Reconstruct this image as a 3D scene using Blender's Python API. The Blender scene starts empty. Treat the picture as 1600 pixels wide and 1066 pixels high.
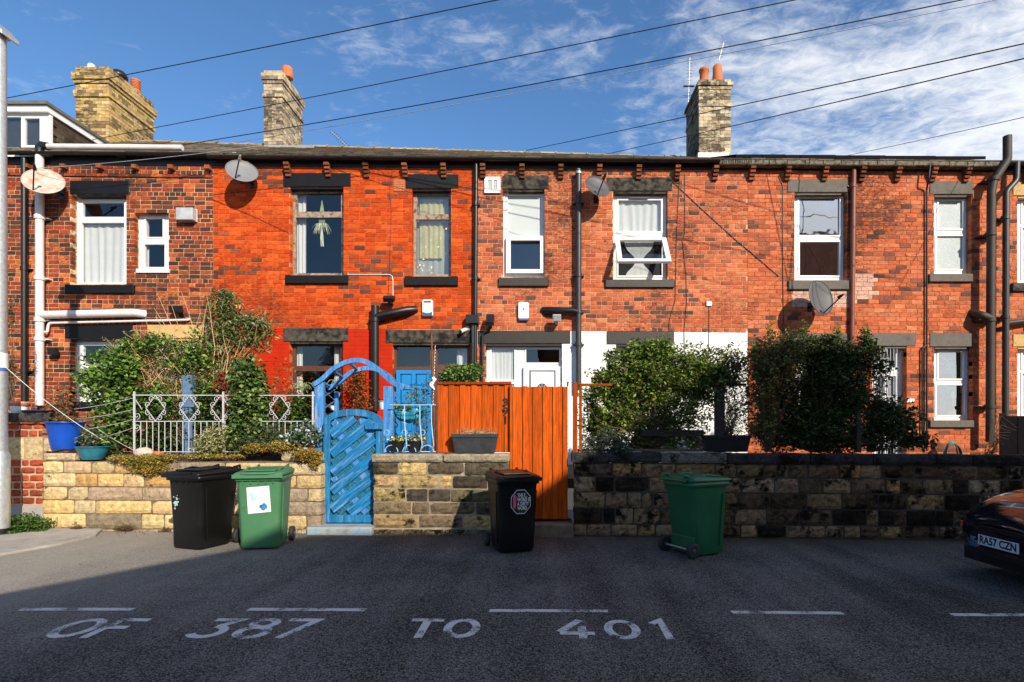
import bpy, math, random
import numpy as np
from mathutils import Vector, Matrix
random.seed(7); rng = np.random.default_rng(7)
R = math.radians
SC = bpy.context.scene; COL = SC.collection

# ------------------------------------------------------------------ camera
F, PX, PY, CH = 860.0, 850.0, 670.0, 1.6
cam = bpy.data.cameras.new('camera'); camo = bpy.data.objects.new('camera', cam); COL.objects.link(camo)
camo.location = (0, 0, CH); camo.rotation_euler = (R(90), 0, 0)
cam.sensor_width = 36; cam.lens = 36 * F / 1600
cam.shift_x = -(PX - 800) / 1600; cam.shift_y = (PY - 533) / 1600
cam.clip_start = .05; cam.clip_end = 2000
SC.camera = camo
def P(px, py, D): return Vector(((px - PX) * D / F, D, CH + (PY - py) * D / F))
# ------------------------------------------------------------------ light
LD = Vector((-.60, 1, -.65)).normalized()
sun = bpy.data.lights.new('sun', 'SUN'); sun.energy = 4.3; sun.angle = R(.5); sun.color = (1, .91, .76)
suno = bpy.data.objects.new('sun', sun); COL.objects.link(suno)
suno.rotation_euler = LD.to_track_quat('-Z', 'Y').to_euler()
w = bpy.data.worlds.new('World'); SC.world = w; w.use_nodes = True
nt = w.node_tree; nt.nodes.clear()
def N(nt, t, **k):
    n = nt.nodes.new(t)
    for a, b in k.items():
        if a in ('inp',):
            for i, v in b.items(): n.inputs[i].default_value = v
        else: setattr(n, a, b)
    return n
sky = N(nt, 'ShaderNodeTexSky', sky_type='NISHITA'); sky.sun_disc = False
sky.sun_elevation = math.asin(-LD.z); sky.sun_rotation = math.atan2(-LD.x, -LD.y)
sky.altitude = 50; sky.air_density = 1.0; sky.dust_density = .3; sky.ozone_density = 4.0
bg = N(nt, 'ShaderNodeBackground'); bg.inputs[1].default_value = .125
hs = N(nt, 'ShaderNodeHueSaturation'); hs.inputs['Saturation'].default_value = 1.12
nt.links.new(sky.outputs[0], hs.inputs['Color']); nt.links.new(hs.outputs[0], bg.inputs[0])
cb = N(nt, 'ShaderNodeBackground'); cb.inputs[0].default_value = (.93, .96, 1, 1); cb.inputs[1].default_value = .76
tc = N(nt, 'ShaderNodeTexCoord'); sep = N(nt, 'ShaderNodeSeparateXYZ'); nt.links.new(tc.outputs['Generated'], sep.inputs[0])
def MT(nt, op, a, b=None, c=None, clamp=False):
    n = nt.nodes.new('ShaderNodeMath'); n.operation = op; n.use_clamp = clamp
    for i, v in enumerate((a, b, c)):
        if v is None: continue
        if isinstance(v, (int, float)): n.inputs[i].default_value = v
        else: nt.links.new(v, n.inputs[i])
    return n.outputs[0]
zc = MT(nt, 'MAXIMUM', sep.outputs[2], .06)
u = MT(nt, 'DIVIDE', sep.outputs[0], zc); v = MT(nt, 'DIVIDE', sep.outputs[1], zc)
cmb = N(nt, 'ShaderNodeCombineXYZ'); nt.links.new(u, cmb.inputs[0]); nt.links.new(v, cmb.inputs[1])
mp = N(nt, 'ShaderNodeMapping'); mp.inputs['Rotation'].default_value = (0, 0, R(-35)); mp.inputs['Scale'].default_value = (1.2, 1.6, 1)
nt.links.new(cmb.outputs[0], mp.inputs[0])
n1 = N(nt, 'ShaderNodeTexNoise'); n1.inputs['Scale'].default_value = 1.5; n1.inputs['Detail'].default_value = 9; n1.inputs['Roughness'].default_value = .62; n1.inputs['Distortion'].default_value = .45
n2 = N(nt, 'ShaderNodeTexNoise'); n2.inputs['Scale'].default_value = 10; n2.inputs['Detail'].default_value = 8; n2.inputs['Roughness'].default_value = .68
n2.inputs['Distortion'].default_value = .8
nt.links.new(mp.outputs[0], n1.inputs['Vector']); nt.links.new(mp.outputs[0], n2.inputs['Vector'])
cov = MT(nt, 'MULTIPLY_ADD', u, .25, -.07)             # more cloud towards the right of the street
cov = MT(nt, 'MINIMUM', MT(nt, 'MAXIMUM', cov, -.15), .34)
m = MT(nt, 'ADD', MT(nt, 'ADD', n1.outputs[0], MT(nt, 'MULTIPLY_ADD', n2.outputs[0], .55, -.275)), cov)
mr = N(nt, 'ShaderNodeMapRange'); mr.interpolation_type = 'SMOOTHSTEP'
mr.inputs[1].default_value = .40; mr.inputs[2].default_value = .90; mr.inputs[4].default_value = .93
nt.links.new(m, mr.inputs[0])
ms = N(nt, 'ShaderNodeMixShader'); nt.links.new(mr.outputs[0], ms.inputs[0]); nt.links.new(bg.outputs[0], ms.inputs[1]); nt.links.new(cb.outputs[0], ms.inputs[2])
wo = N(nt, 'ShaderNodeOutputWorld'); nt.links.new(ms.outputs[0], wo.inputs[0])
SC.view_settings.view_transform = 'Standard'; SC.view_settings.look = 'None'
SC.view_settings.exposure = 0.5; SC.view_settings.gamma = 1; SC.view_settings.use_curve_mapping = False

# ------------------------------------------------------------------ materials
_m = {}
def M(name, col, rough=.8, var=.25, vs=5, bump=.15, bs=60, metal=0, attr=False, dirt=None, ds=3, dth=.55, dw=.12, spec=.5, stretch=None, coat=0, trans=0, rot=None, stain=None):
    if name in _m: return _m[name]
    m = bpy.data.materials.new(name); m.use_nodes = True; nt = m.node_tree; L = nt.links.new
    b = nt.nodes['Principled BSDF']
    geo = N(nt, 'ShaderNodeNewGeometry'); vec = geo.outputs['Position']
    if stretch:
        mp = N(nt, 'ShaderNodeMapping'); mp.inputs['Scale'].default_value = stretch
        if rot: mp.vector_type = 'TEXTURE'; mp.inputs['Scale'].default_value = tuple(1 / q for q in stretch); mp.inputs['Rotation'].default_value = rot
        L(vec, mp.inputs[0]); vec = mp.outputs[0]
    rgb = N(nt, 'ShaderNodeRGB'); rgb.outputs[0].default_value = (*col, 1); c = rgb.outputs[0]
    if attr:
        a = N(nt, 'ShaderNodeAttribute'); a.attribute_name = 'col'
        oi = N(nt, 'ShaderNodeObjectInfo')
        mx = N(nt, 'ShaderNodeMixRGB', blend_type='MULTIPLY'); mx.inputs[0].default_value = 1; L(a.outputs[0], mx.inputs[1]); L(oi.outputs['Color'], mx.inputs[2])
        my = N(nt, 'ShaderNodeMixRGB', blend_type='MULTIPLY'); my.inputs[0].default_value = 1; L(c, my.inputs[1]); L(mx.outputs[0], my.inputs[2]); c = my.outputs[0]
    if var:
        n = N(nt, 'ShaderNodeTexNoise'); n.inputs['Scale'].default_value = vs; n.inputs['Detail'].default_value = 8; n.inputs['Roughness'].default_value = .65; L(vec, n.inputs['Vector'])
        mr = N(nt, 'ShaderNodeMapRange'); mr.inputs[1].default_value = .3; mr.inputs[2].default_value = .7; mr.inputs[3].default_value = 1 - var; mr.inputs[4].default_value = 1 + var; L(n.outputs[0], mr.inputs[0])
        mx = N(nt, 'ShaderNodeVectorMath', operation='SCALE'); L(c, mx.inputs[0]); L(mr.outputs[0], mx.inputs['Scale']); c = mx.outputs[0]
    if dirt:
        n = N(nt, 'ShaderNodeTexNoise'); n.inputs['Scale'].default_value = ds; n.inputs['Detail'].default_value = 10; n.inputs['Roughness'].default_value = .7; L(vec, n.inputs['Vector'])
        mr = N(nt, 'ShaderNodeMapRange'); mr.inputs[1].default_value = dth; mr.inputs[2].default_value = dth + dw; L(n.outputs[0], mr.inputs[0])
        mx = N(nt, 'ShaderNodeMixRGB'); L(mr.outputs[0], mx.inputs[0]); L(c, mx.inputs[1]); mx.inputs[2].default_value = (*dirt, 1); c = mx.outputs[0]
    if stain:                                   # fine soot smears, thicker in some areas of the wall than in others
        sc_l, sc_f, th, wd, amt, scol = stain
        big = N(nt, 'ShaderNodeTexNoise'); big.inputs['Scale'].default_value = sc_l; big.inputs['Detail'].default_value = 4; L(geo.outputs['Position'], big.inputs['Vector'])
        mp2 = N(nt, 'ShaderNodeMapping'); mp2.inputs['Scale'].default_value = (1, 1, 2.2); L(geo.outputs['Position'], mp2.inputs[0])
        fn = N(nt, 'ShaderNodeTexNoise'); fn.inputs['Scale'].default_value = sc_f; fn.inputs['Detail'].default_value = 8; fn.inputs['Roughness'].default_value = .75; L(mp2.outputs[0], fn.inputs['Vector'])
        q = MT(nt, 'ADD', fn.outputs[0], MT(nt, 'MULTIPLY_ADD', big.outputs[0], .8, -.4))
        mr = N(nt, 'ShaderNodeMapRange'); mr.inputs[1].default_value = th; mr.inputs[2].default_value = th + wd; mr.inputs[4].default_value = amt; L(q, mr.inputs[0])
        mx = N(nt, 'ShaderNodeMixRGB'); L(mr.outputs[0], mx.inputs[0]); L(c, mx.inputs[1]); mx.inputs[2].default_value = (*scol, 1); c = mx.outputs[0]
    L(c, b.inputs['Base Color'])
    b.inputs['Roughness'].default_value = rough; b.inputs['Metallic'].default_value = metal
    b.inputs['Specular IOR Level'].default_value = spec; b.inputs['Coat Weight'].default_value = coat
    if bump:
        n = N(nt, 'ShaderNodeTexNoise'); n.inputs['Scale'].default_value = bs; n.inputs['Detail'].default_value = 6; n.inputs['Roughness'].default_value = .7; L(vec, n.inputs['Vector'])
        bp = N(nt, 'ShaderNodeBump'); bp.inputs['Strength'].default_value = min(1, bump * 2); bp.inputs['Distance'].default_value = .01 if bump < .6 else .035; L(n.outputs[0], bp.inputs['Height']); L(bp.outputs[0], b.inputs['Normal'])
    if trans:
        ts = N(nt, 'ShaderNodeBsdfTranslucent'); L(c, ts.inputs[0])
        mxs = N(nt, 'ShaderNodeMixShader'); mxs.inputs[0].default_value = trans
        L(b.outputs[0], mxs.inputs[1]); L(ts.outputs[0], mxs.inputs[2]); L(mxs.outputs[0], nt.nodes['Material Output'].inputs[0])
    _m[name] = m; return m
def glass(name, tint=(.93, .95, .95), refl=.09, rough=.02, wav=.02):
    m = bpy.data.materials.new(name); m.use_nodes = True; nt = m.node_tree; L = nt.links.new; nt.nodes.remove(nt.nodes['Principled BSDF'])
    t = N(nt, 'ShaderNodeBsdfTransparent'); t.inputs[0].default_value = (*tint, 1)
    g = N(nt, 'ShaderNodeBsdfGlossy'); g.inputs['Roughness'].default_value = rough
    geo = N(nt, 'ShaderNodeNewGeometry'); n = N(nt, 'ShaderNodeTexNoise'); n.inputs['Scale'].default_value = 1.7; L(geo.outputs['Position'], n.inputs['Vector'])
    bp = N(nt, 'ShaderNodeBump'); bp.inputs['Strength'].default_value = wav * 10; bp.inputs['Distance'].default_value = .02; L(n.outputs[0], bp.inputs['Height']); L(bp.outputs[0], g.inputs['Normal'])
    lw = N(nt, 'ShaderNodeLayerWeight'); lw.inputs[0].default_value = .5
    f = MT(nt, 'MULTIPLY_ADD', MT(nt, 'POWER', lw.outputs['Facing'], 3.0), .7, refl, clamp=True)
    mx = N(nt, 'ShaderNodeMixShader'); L(f, mx.inputs[0]); L(t.outputs[0], mx.inputs[1]); L(g.outputs[0], mx.inputs[2]); L(mx.outputs[0], nt.nodes['Material Output'].inputs[0])
    return m
GL = glass('window_glass')
GLD = glass('car_glass', (.3, .33, .33), .2)
BRICK = M('brick', (1, 1, 1), .9, .35, 11, stain=(.55, 13, .55, .14, .8, (.05, .024, .015)), bump=.35, bs=70, attr=True, spec=.15, dirt=(.045, .022, .016), ds=7, dth=.58, dw=.10, stretch=(1, 1, 1.9))
BRICKP = M('brick_smooth', (1, 1, 1), .75, .18, 6, .2, 50, attr=True, dirt=(.10, .035, .02), ds=3.2, dth=.60, dw=.12, stretch=(1, 1, 1.5))
MORT = {k: M('mortar_' + k, c, .95, .3, 4, .3, 90, dirt=(.12, .07, .045), ds=2.5, dth=.53, spec=.15, stain=None if k in ('white', 'red') else (.55, 9, .52, .15, .75, (.07, .04, .028))) for k, c in
        dict(A=(.66, .48, .28), B=(.56, .19, .075), C=(.66, .37, .21), D=(.44, .21, .11), E=(.5, .3, .18), white=(.80, .79, .75), red=(.34, .022, .008), chim=(.45, .37, .24)).items()}
WPAINT = M('white_masonry_paint', (.82, .81, .77), .7, .07, 3, .2, 60, dirt=(.5, .45, .36), ds=2.2, dth=.66)
RPAINT = M('red_masonry_paint', (.46, .022, .003), spec=.12, rough=.6, var=.18, vs=3, bump=.25, bs=50, dirt=(.22, .03, .015), ds=5, dth=.6)
CHIMB = M('chimney_brick', (1, 1, 1), .9, .35, 9, .35, 50, attr=True, spec=.15, stain=(.9, 9, .50, .14, .85, (.05, .038, .028)))
STONE = M('sandstone', (1, 1, 1), .95, .38, 13, 1.0, 20, attr=True, dirt=(.06, .045, .03), ds=5, dth=.60, dw=.10, spec=.15, stain=(1.5, 22, .60, .1, .55, (.10, .07, .04)))
STONED = M('sooty_sandstone', (1, 1, 1), .95, .5, 13, 1.0, 18, attr=True, dirt=(.012, .008, .005), ds=4.0, dth=.50, dw=.09, spec=.12, stain=(1.2, 20, .56, .1, .75, (.012, .008, .005)))
STONEM = M('patchy_sandstone', (1, 1, 1), .95, .42, 13, 1.0, 20, attr=True, dirt=(.025, .018, .012), ds=4.4, dth=.54, dw=.08, spec=.12, stain=(1.3, 22, .58, .1, .65, (.03, .02, .012)))
MORTW = M('wall_mortar', (.30, .24, .16), .95, .4, 5, .5, 60)
MORTWD = M('wall_mortar_dark', (.06, .048, .036), .95, .4, 5, .5, 60)
BLK = M('black_painted_stone', (.008, .008, .010), .5, .3, 8, .3, 40, dirt=(.10, .09, .08), ds=9, dth=.68, spec=.2)
BRN = M('brown_painted_stone', (.022, .015, .010), .5, .25, 8, .25, 40)
GRY = M('grey_lintel_stone', (.13, .112, .092), .85, .25, 12, .3, 50, dirt=(.07, .065, .055), ds=6, dth=.55)
GRYD = M('dark_grey_lintel_stone', (.075, .062, .048), .85, .55, 9, .3, 50, dirt=(.014, .013, .012), ds=6, dth=.46, spec=.2)
CRM = M('cream_lintel_stone', (.56, .36, .14), .9, .2, 8, .4, 40, dirt=(.12, .09, .05), ds=5, dth=.57)
UPVC = M('white_upvc', (.78, .78, .77), .35, .06, 4, 0, dirt=(.50, .46, .40), ds=3.5, dth=.66, dw=.15)
WOODB = M('brown_window_wood', (.10, .035, .018), .5, .3, 10, .2, 60, dirt=(.25, .16, .1), ds=12, dth=.62)
WOODW = M('weathered_window_wood', (.32, .24, .17), .7, .35, 14, .2, 60, dirt=(.10, .05, .03), ds=10, dth=.5)
CURT = M('white_net_curtain', (.86, .86, .84), .9, .05, 5, 0, trans=.35)
CURTY = M('yellow_curtain', (.80, .74, .38), .9, .15, 5, 0, trans=.3)
FROST = M('frosted_glass', (.40, .46, .46), .35, .22, 28, .5, 90, spec=.8)
BLIND = M('pale_window_blind', (.50, .54, .54), .8, .03, 5, 0)
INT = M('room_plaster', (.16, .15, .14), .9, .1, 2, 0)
BPLA = M('black_plastic', (.012, .012, .013), .38, .2, 10, .05, 40)
BPIP = M('black_pipe', (.009, .0085, .0085), .38, .3, 7, .1, 40)
GPIP = M('grey_pipe', (.032, .031, .031), .42, .3, 7, .1, 40)
BRPIP = M('rusty_brown_pipe', (.034, .022, .014), .6, .35, 6, .3, 40, dirt=(.03, .02, .015), ds=5, dth=.5)
RPIP = M('red_brown_pipe', (.20, .055, .03), .5, .2, 7, .1, 40)
WPIP = M('pale_pipe', (.66, .62, .60), .4, .12, 5, .05, 30, dirt=(.42, .36, .30), ds=3, dth=.6)
MOSS = M('mossy_stone_gutter', (.16, .14, .10), .95, .6, 14, .5, 50, dirt=(.03, .028, .022), ds=10, dth=.5)
SLATE = M('stone_slate', (.75, .72, .68), .95, .45, 7, .5, 40, attr=True, spec=.1, dirt=(.22, .17, .10), ds=6, dth=.6)
DISHG = M('grey_dish_paint', (.20, .20, .205), .5, .08, 10, 0)
DISHD = M('dark_dish_paint', (.085, .083, .085), .5, .1, 10, 0)
DISHR = M('rust_streaked_dish', (.50, .44, .38), .6, .1, 6, .1, dirt=(.42, .15, .035), ds=3.5, dth=.50, dw=.16)
METAL = M('galvanised_steel', (.48, .50, .51), .42, .22, 22, .08, 60, metal=.55)
TERRA = M('terracotta', (.52, .15, .05), .8, .2, 9, .2, 50, dirt=(.12, .06, .04), ds=8, dth=.65)
BLUEG = M('blue_gate_paint', (.014, .155, .34), .5, .5, 5, .35, 30, spec=.2, dirt=(.12, .28, .52), ds=4, dth=.54, dw=.15, stretch=(5, 5, .8))
BLUEB = M('blue_board_paint', (.012, .16, .36), .5, .55, 5, .35, 30, spec=.2, dirt=(.20, .36, .62), ds=3.2, dth=.53, dw=.16, stretch=(.7, 3, 7), rot=(0, R(-38), 0))
BLUEA = M('pale_blue_arch_paint', (.055, .22, .50), .6, .45, 5, .35, 30, spec=.2, dirt=(.34, .36, .50), ds=4, dth=.54, stretch=(5, 5, .9))
BLUED = M('blue_door_paint', (.012, .21, .52), .35, .12, 5, .05, 30)
TEALP = M('teal_glass_panel', (.02, .13, .19), .3, .6, 25, .4, 60, dirt=(.25, .40, .48), ds=12, dth=.60)
SLTB = M('slate_blue_post_paint', (.10, .17, .28), .7, .3, 10, .3, 40)
ORNG = M('orange_stained_timber', (.50, .080, .004), .65, .5, 4, .4, 20, attr=True, spec=.12, stretch=(12, 12, .7), dirt=(.26, .055, .012), ds=3, dth=.57, stain=(1.2, 7, .66, .12, .6, (.22, .09, .05)))
IRON = M('pale_grey_iron_paint', (.52, .52, .53), .5, .2, 30, .2, 60, dirt=(.16, .09, .05), ds=25, dth=.62)
BLUEI = M('pale_blue_iron_paint', (.30, .52, .70), .5, .2, 30, .2, 60)
LEAF = M('leaf', (1, 1, 1), .45, 0, 5, 0, attr=True, trans=.22, spec=.35)
TWIG = M('twig_bark', (.13, .085, .05), .9, .3, 20, .3, 60)
TWIGP = M('dry_stem', (.56, .38, .19), .9, .3, 20, .3, 60)
SOIL = M('soil', (.05, .035, .025), .95, .4, 8, .6, 30)
BINK = M('black_bin_plastic', (.006, .0055, .0055), .36, .3, 5, .12, 60, dirt=(.012, .0095, .007), ds=4, dth=.60, spec=.35)
BING = M('green_bin_plastic', (.060, .185, .082), .45, .1, 5, .08, 60, dirt=(.06, .13, .07), ds=5, dth=.6)
BINGD = M('dark_green_bin_plastic', (.012, .115, .045), .38, .15, 5, .08, 60)
RUB = M('rubber', (.02, .02, .02), .7, .2, 10, .1)
CARP = M('dark_car_paint', (.006, .007, .016), .12, 0, 5, 0, coat=1, spec=.6)
WHT = M('white_print', (.8, .8, .8), .5, .03, 5, 0)
INKK = M('black_print', (.01, .01, .01), .4, 0, 5, 0)
INKB = M('blue_print', (.03, .20, .42), .5, .5, 40, 0)
INKP = M('pink_print', (.65, .10, .20), .5, .2, 40, 0)
CONC = M('concrete', (.36, .32, .28), .9, .2, 4, .3, 60, dirt=(.2, .17, .14), ds=3, dth=.55)

def asphalt():
    m = bpy.data.materials.new('asphalt'); m.use_nodes = True; nt = m.node_tree; L = nt.links.new; b = nt.nodes['Principled BSDF']
    g = N(nt, 'ShaderNodeNewGeometry'); pos = g.outputs['Position']
    a = N(nt, 'ShaderNodeTexVoronoi'); a.inputs['Scale'].default_value = 105; L(pos, a.inputs['Vector'])
    f = N(nt, 'ShaderNodeTexNoise'); f.inputs['Scale'].default_value = 95; f.inputs['Detail'].default_value = 8; f.inputs['Roughness'].default_value = .8; L(pos, f.inputs['Vector'])
    big = N(nt, 'ShaderNodeTexNoise'); big.inputs['Scale'].default_value = .7; big.inputs['Detail'].default_value = 6; L(pos, big.inputs['Vector'])
    # worn tyre track crossing the road
    mp = N(nt, 'ShaderNodeMapping'); mp.inputs['Rotation'].default_value = (0, 0, R(8)); mp.inputs['Scale'].default_value = (2.2, .22, 1); L(pos, mp.inputs[0])
    tr = N(nt, 'ShaderNodeTexNoise'); tr.inputs['Scale'].default_value = 1.1; tr.inputs['Detail'].default_value = 5; L(mp.outputs[0], tr.inputs['Vector'])
    val = MT(nt, 'ADD', MT(nt, 'MULTIPLY_ADD', f.outputs[0], 3.2, -1.27), MT(nt, 'MULTIPLY_ADD', tr.outputs[0], .8, -.4))
    val = MT(nt, 'ADD', val, MT(nt, 'MULTIPLY_ADD', big.outputs[0], 1.0, -.5))
    sp = N(nt, 'ShaderNodeSeparateColor'); L(a.outputs['Color'], sp.inputs[0])
    val = MT(nt, 'ADD', val, MT(nt, 'MULTIPLY_ADD', sp.outputs[0], 1.0, -.5))
    cr = N(nt, 'ShaderNodeValToRGB'); cr.color_ramp.elements[0].position = -.0; cr.color_ramp.elements[0].color = (.020, .018, .017, 1)
    cr.color_ramp.elements[1].position = 1; cr.color_ramp.elements[1].color = (.34, .30, .26, 1); L(val, cr.inputs[0])
    # brown dirt gathered along the foot of the wall
    s = N(nt, 'ShaderNodeSeparateXYZ'); L(pos, s.inputs[0])
    dn = N(nt, 'ShaderNodeTexNoise'); dn.inputs['Scale'].default_value = 3; dn.inputs['Detail'].default_value = 8; L(pos, dn.inputs['Vector'])
    k = MT(nt, 'ADD', MT(nt, 'MULTIPLY_ADD', s.outputs[1], 1.1, -8.7), MT(nt, 'MULTIPLY', dn.outputs[0], 1.1), clamp=True)
    mx = N(nt, 'ShaderNodeMixRGB'); L(MT(nt, 'MULTIPLY', k, .75), mx.inputs[0]); L(cr.outputs[0], mx.inputs[1]); mx.inputs[2].default_value = (.10, .065, .04, 1)
    # paler worn left end, its sunlit brightness painted into the colour
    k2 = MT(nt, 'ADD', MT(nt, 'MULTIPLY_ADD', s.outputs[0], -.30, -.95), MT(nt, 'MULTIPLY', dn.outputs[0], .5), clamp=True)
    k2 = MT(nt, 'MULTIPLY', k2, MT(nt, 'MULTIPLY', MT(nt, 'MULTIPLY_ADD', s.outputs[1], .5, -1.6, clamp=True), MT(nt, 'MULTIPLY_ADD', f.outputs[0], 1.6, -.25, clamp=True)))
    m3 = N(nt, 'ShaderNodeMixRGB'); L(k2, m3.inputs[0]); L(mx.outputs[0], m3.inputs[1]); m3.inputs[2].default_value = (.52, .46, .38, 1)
    L(m3.outputs[0], b.inputs['Base Color']); b.inputs['Roughness'].default_value = .9; b.inputs['Specular IOR Level'].default_value = .25
    bp = N(nt, 'ShaderNodeBump'); bp.inputs['Strength'].default_value = .9; bp.inputs['Distance'].default_value = .012
    L(MT(nt, 'ADD', a.outputs['Distance'], f.outputs[0]), bp.inputs['Height']); L(bp.outputs[0], b.inputs['Normal'])
    return m
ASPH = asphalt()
def worn_paint():
    m = bpy.data.materials.new('worn_road_paint'); m.use_nodes = True; nt = m.node_tree; L = nt.links.new; b = nt.nodes['Principled BSDF']
    g = N(nt, 'ShaderNodeNewGeometry'); pos = g.outputs['Position']
    f = N(nt, 'ShaderNodeTexNoise'); f.inputs['Scale'].default_value = 60; f.inputs['Detail'].default_value = 6; f.inputs['Roughness'].default_value = .75; L(pos, f.inputs['Vector'])
    l = N(nt, 'ShaderNodeTexNoise'); l.inputs['Scale'].default_value = 5.0; l.inputs['Detail'].default_value = 4; L(pos, l.inputs['Vector'])
    k = MT(nt, 'ADD', MT(nt, 'MULTIPLY', f.outputs[0], 1.0), MT(nt, 'MULTIPLY', l.outputs[0], .9))
    mr = N(nt, 'ShaderNodeMapRange'); mr.inputs[1].default_value = .80; mr.inputs[2].default_value = .93; L(k, mr.inputs[0])
    b.inputs['Base Color'].default_value = (.66, .63, .58, 1); b.inputs['Roughness'].default_value = .8
    t = N(nt, 'ShaderNodeBsdfTransparent'); mx = N(nt, 'ShaderNodeMixShader'); L(mr.outputs[0], mx.inputs[0]); L(t.outputs[0], mx.inputs[1]); L(b.outputs[0], mx.inputs[2])
    L(mx.outputs[0], nt.nodes['Material Output'].inputs[0]); return m
WORN = worn_paint()

# ------------------------------------------------------------------ mesh helpers
class MB:
    def __init__(s): s.v = []; s.f = []; s.c = []; s.m = []; s.cur = (1, 1, 1); s.mi = 0; s.sm = []; s.smooth = False
    def add(s, vs, fs):
        o = len(s.v); s.v.extend([tuple(x) for x in vs])
        for f in fs: s.f.append(tuple(i + o for i in f)); s.c.append(s.cur); s.m.append(s.mi); s.sm.append(s.smooth)
        return s
    def box(s, x0, x1, y0, y1, z0, z1):
        return s.add([(x0, y0, z0), (x1, y0, z0), (x1, y1, z0), (x0, y1, z0), (x0, y0, z1), (x1, y0, z1), (x1, y1, z1), (x0, y1, z1)],
                     [(0, 3, 2, 1), (4, 5, 6, 7), (0, 1, 5, 4), (1, 2, 6, 5), (2, 3, 7, 6), (3, 0, 4, 7)])
    def cbox(s, x0, x1, y0, y1, z0, z1, c=.004):     # box with a chamfered front (towards -y)
        return s.add([(x0, y1, z0), (x1, y1, z0), (x1, y1, z1), (x0, y1, z1), (x0, y0 + c, z0), (x1, y0 + c, z0), (x1, y0 + c, z1), (x0, y0 + c, z1),
                      (x0 + c, y0, z0 + c), (x1 - c, y0, z0 + c), (x1 - c, y0, z1 - c), (x0 + c, y0, z1 - c)],
                     [(8, 9, 10, 11), (4, 5, 9, 8), (5, 6, 10, 9), (6, 7, 11, 10), (7, 4, 8, 11), (0, 1, 5, 4), (1, 2, 6, 5), (2, 3, 7, 6), (3, 0, 4, 7), (3, 2, 1, 0)])
    def obox(s, c, ax, ay, az):                       # oriented box: centre, three half-axis vectors
        c = Vector(c); vs = []
        for k in (-1, 1):
            for i, j in ((-1, -1), (1, -1), (1, 1), (-1, 1)): vs.append(c + ax * i + ay * j + az * k)
        return s.add(vs, [(0, 3, 2, 1), (4, 5, 6, 7), (0, 1, 5, 4), (1, 2, 6, 5), (2, 3, 7, 6), (3, 0, 4, 7)])
    def quad(s, a, b, c, d): return s.add([a, b, c, d], [(0, 1, 2, 3)])
    def tube(s, pts, r, n=8, cap=True):
        pts = [Vector(p) for p in pts]; k = len(pts); rs = r if isinstance(r, (list, tuple)) else [r] * k
        sm = s.smooth; s.smooth = n > 4
        prev = None; vs = []
        for i, p in enumerate(pts):
            t = (pts[min(i + 1, k - 1)] - pts[max(i - 1, 0)])
            if t.length < 1e-9: t = Vector((0, 0, 1))
            t.normalize()
            if prev is None: a = t.orthogonal().normalized()
            else:
                a = prev - t * prev.dot(t)
                a = a.normalized() if a.length > 1e-6 else t.orthogonal().normalized()
            prev = a; b = t.cross(a)
            for j in range(n): th = 2 * math.pi * j / n; vs.append(p + (a * math.cos(th) + b * math.sin(th)) * rs[i])
        fs = [(i * n + j, i * n + (j + 1) % n, (i + 1) * n + (j + 1) % n, (i + 1) * n + j) for i in range(k - 1) for j in range(n)]
        s.add(vs, fs)
        s.smooth = False
        if cap: s.add(vs[:n], [tuple(range(n))[::-1]]); s.add(vs[-n:], [tuple(range(n))])
        s.smooth = sm; return s
    def lathe(s, c, prof, n=20, axis='z'):
        cx, cy, cz = c; sm = s.smooth; s.smooth = True; vs = []
        for r, h in prof:
            for j in range(n):
                th = 2 * math.pi * j / n; a, b = r * math.cos(th), r * math.sin(th)
                vs.append((cx + a, cy + b, cz + h) if axis == 'z' else (cx + a, cy + h, cz + b) if axis == 'y' else (cx + h, cy + a, cz + b))
        k = len(prof)
        s.add(vs, [(i * n + j, i * n + (j + 1) % n, (i + 1) * n + (j + 1) % n, (i + 1) * n + j) for i in range(k - 1) for j in range(n)])
        s.smooth = False; s.add(vs[:n], [tuple(range(n))[::-1]]); s.add(vs[-n:], [tuple(range(n))]); s.smooth = sm; return s
    def prism(s, poly, y0, y1):                       # polygon in x,z extruded along y
        n = len(poly); vs = [(x, y0, z) for x, z in poly] + [(x, y1, z) for x, z in poly]
        return s.add(vs, [tuple(range(n)), tuple(range(n, 2 * n))[::-1]] + [(j, (j + 1) % n, n + (j + 1) % n, n + j)[::-1] for j in range(n)])
    def plate(s, x0, x1, z0, z1, holes, y0, y1):      # flat board with rectangular holes
        xs = sorted({x0, x1, *[h for q in holes for h in (q[0], q[1])]}); zs = sorted({z0, z1, *[h for q in holes for h in (q[2], q[3])]})
        xs = [x for x in xs if x0 <= x <= x1]; zs = [z for z in zs if z0 <= z <= z1]
        for i in range(len(xs) - 1):
            for j in range(len(zs) - 1):
                cx, cz = (xs[i] + xs[i + 1]) / 2, (zs[j] + zs[j + 1]) / 2
                if any(h[0] < cx < h[1] and h[2] < cz < h[3] for h in holes): continue
                a, b, c, d = xs[i], xs[i + 1], zs[j], zs[j + 1]
                s.quad((a, y0, c), (b, y0, c), (b, y0, d), (a, y0, d)); s.quad((a, y1, c), (a, y1, d), (b, y1, d), (b, y1, c))
        for k, (a, b, c, d) in enumerate([(x0, x1, z0, z1)] + list(holes)):
            s.add([(a, y0, c), (b, y0, c), (b, y0, d), (a, y0, d), (a, y1, c), (b, y1, c), (b, y1, d), (a, y1, d)], [(0, 4, 5, 1), (1, 5, 6, 2), (2, 6, 7, 3), (3, 7, 4, 0)])
        return s
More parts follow.
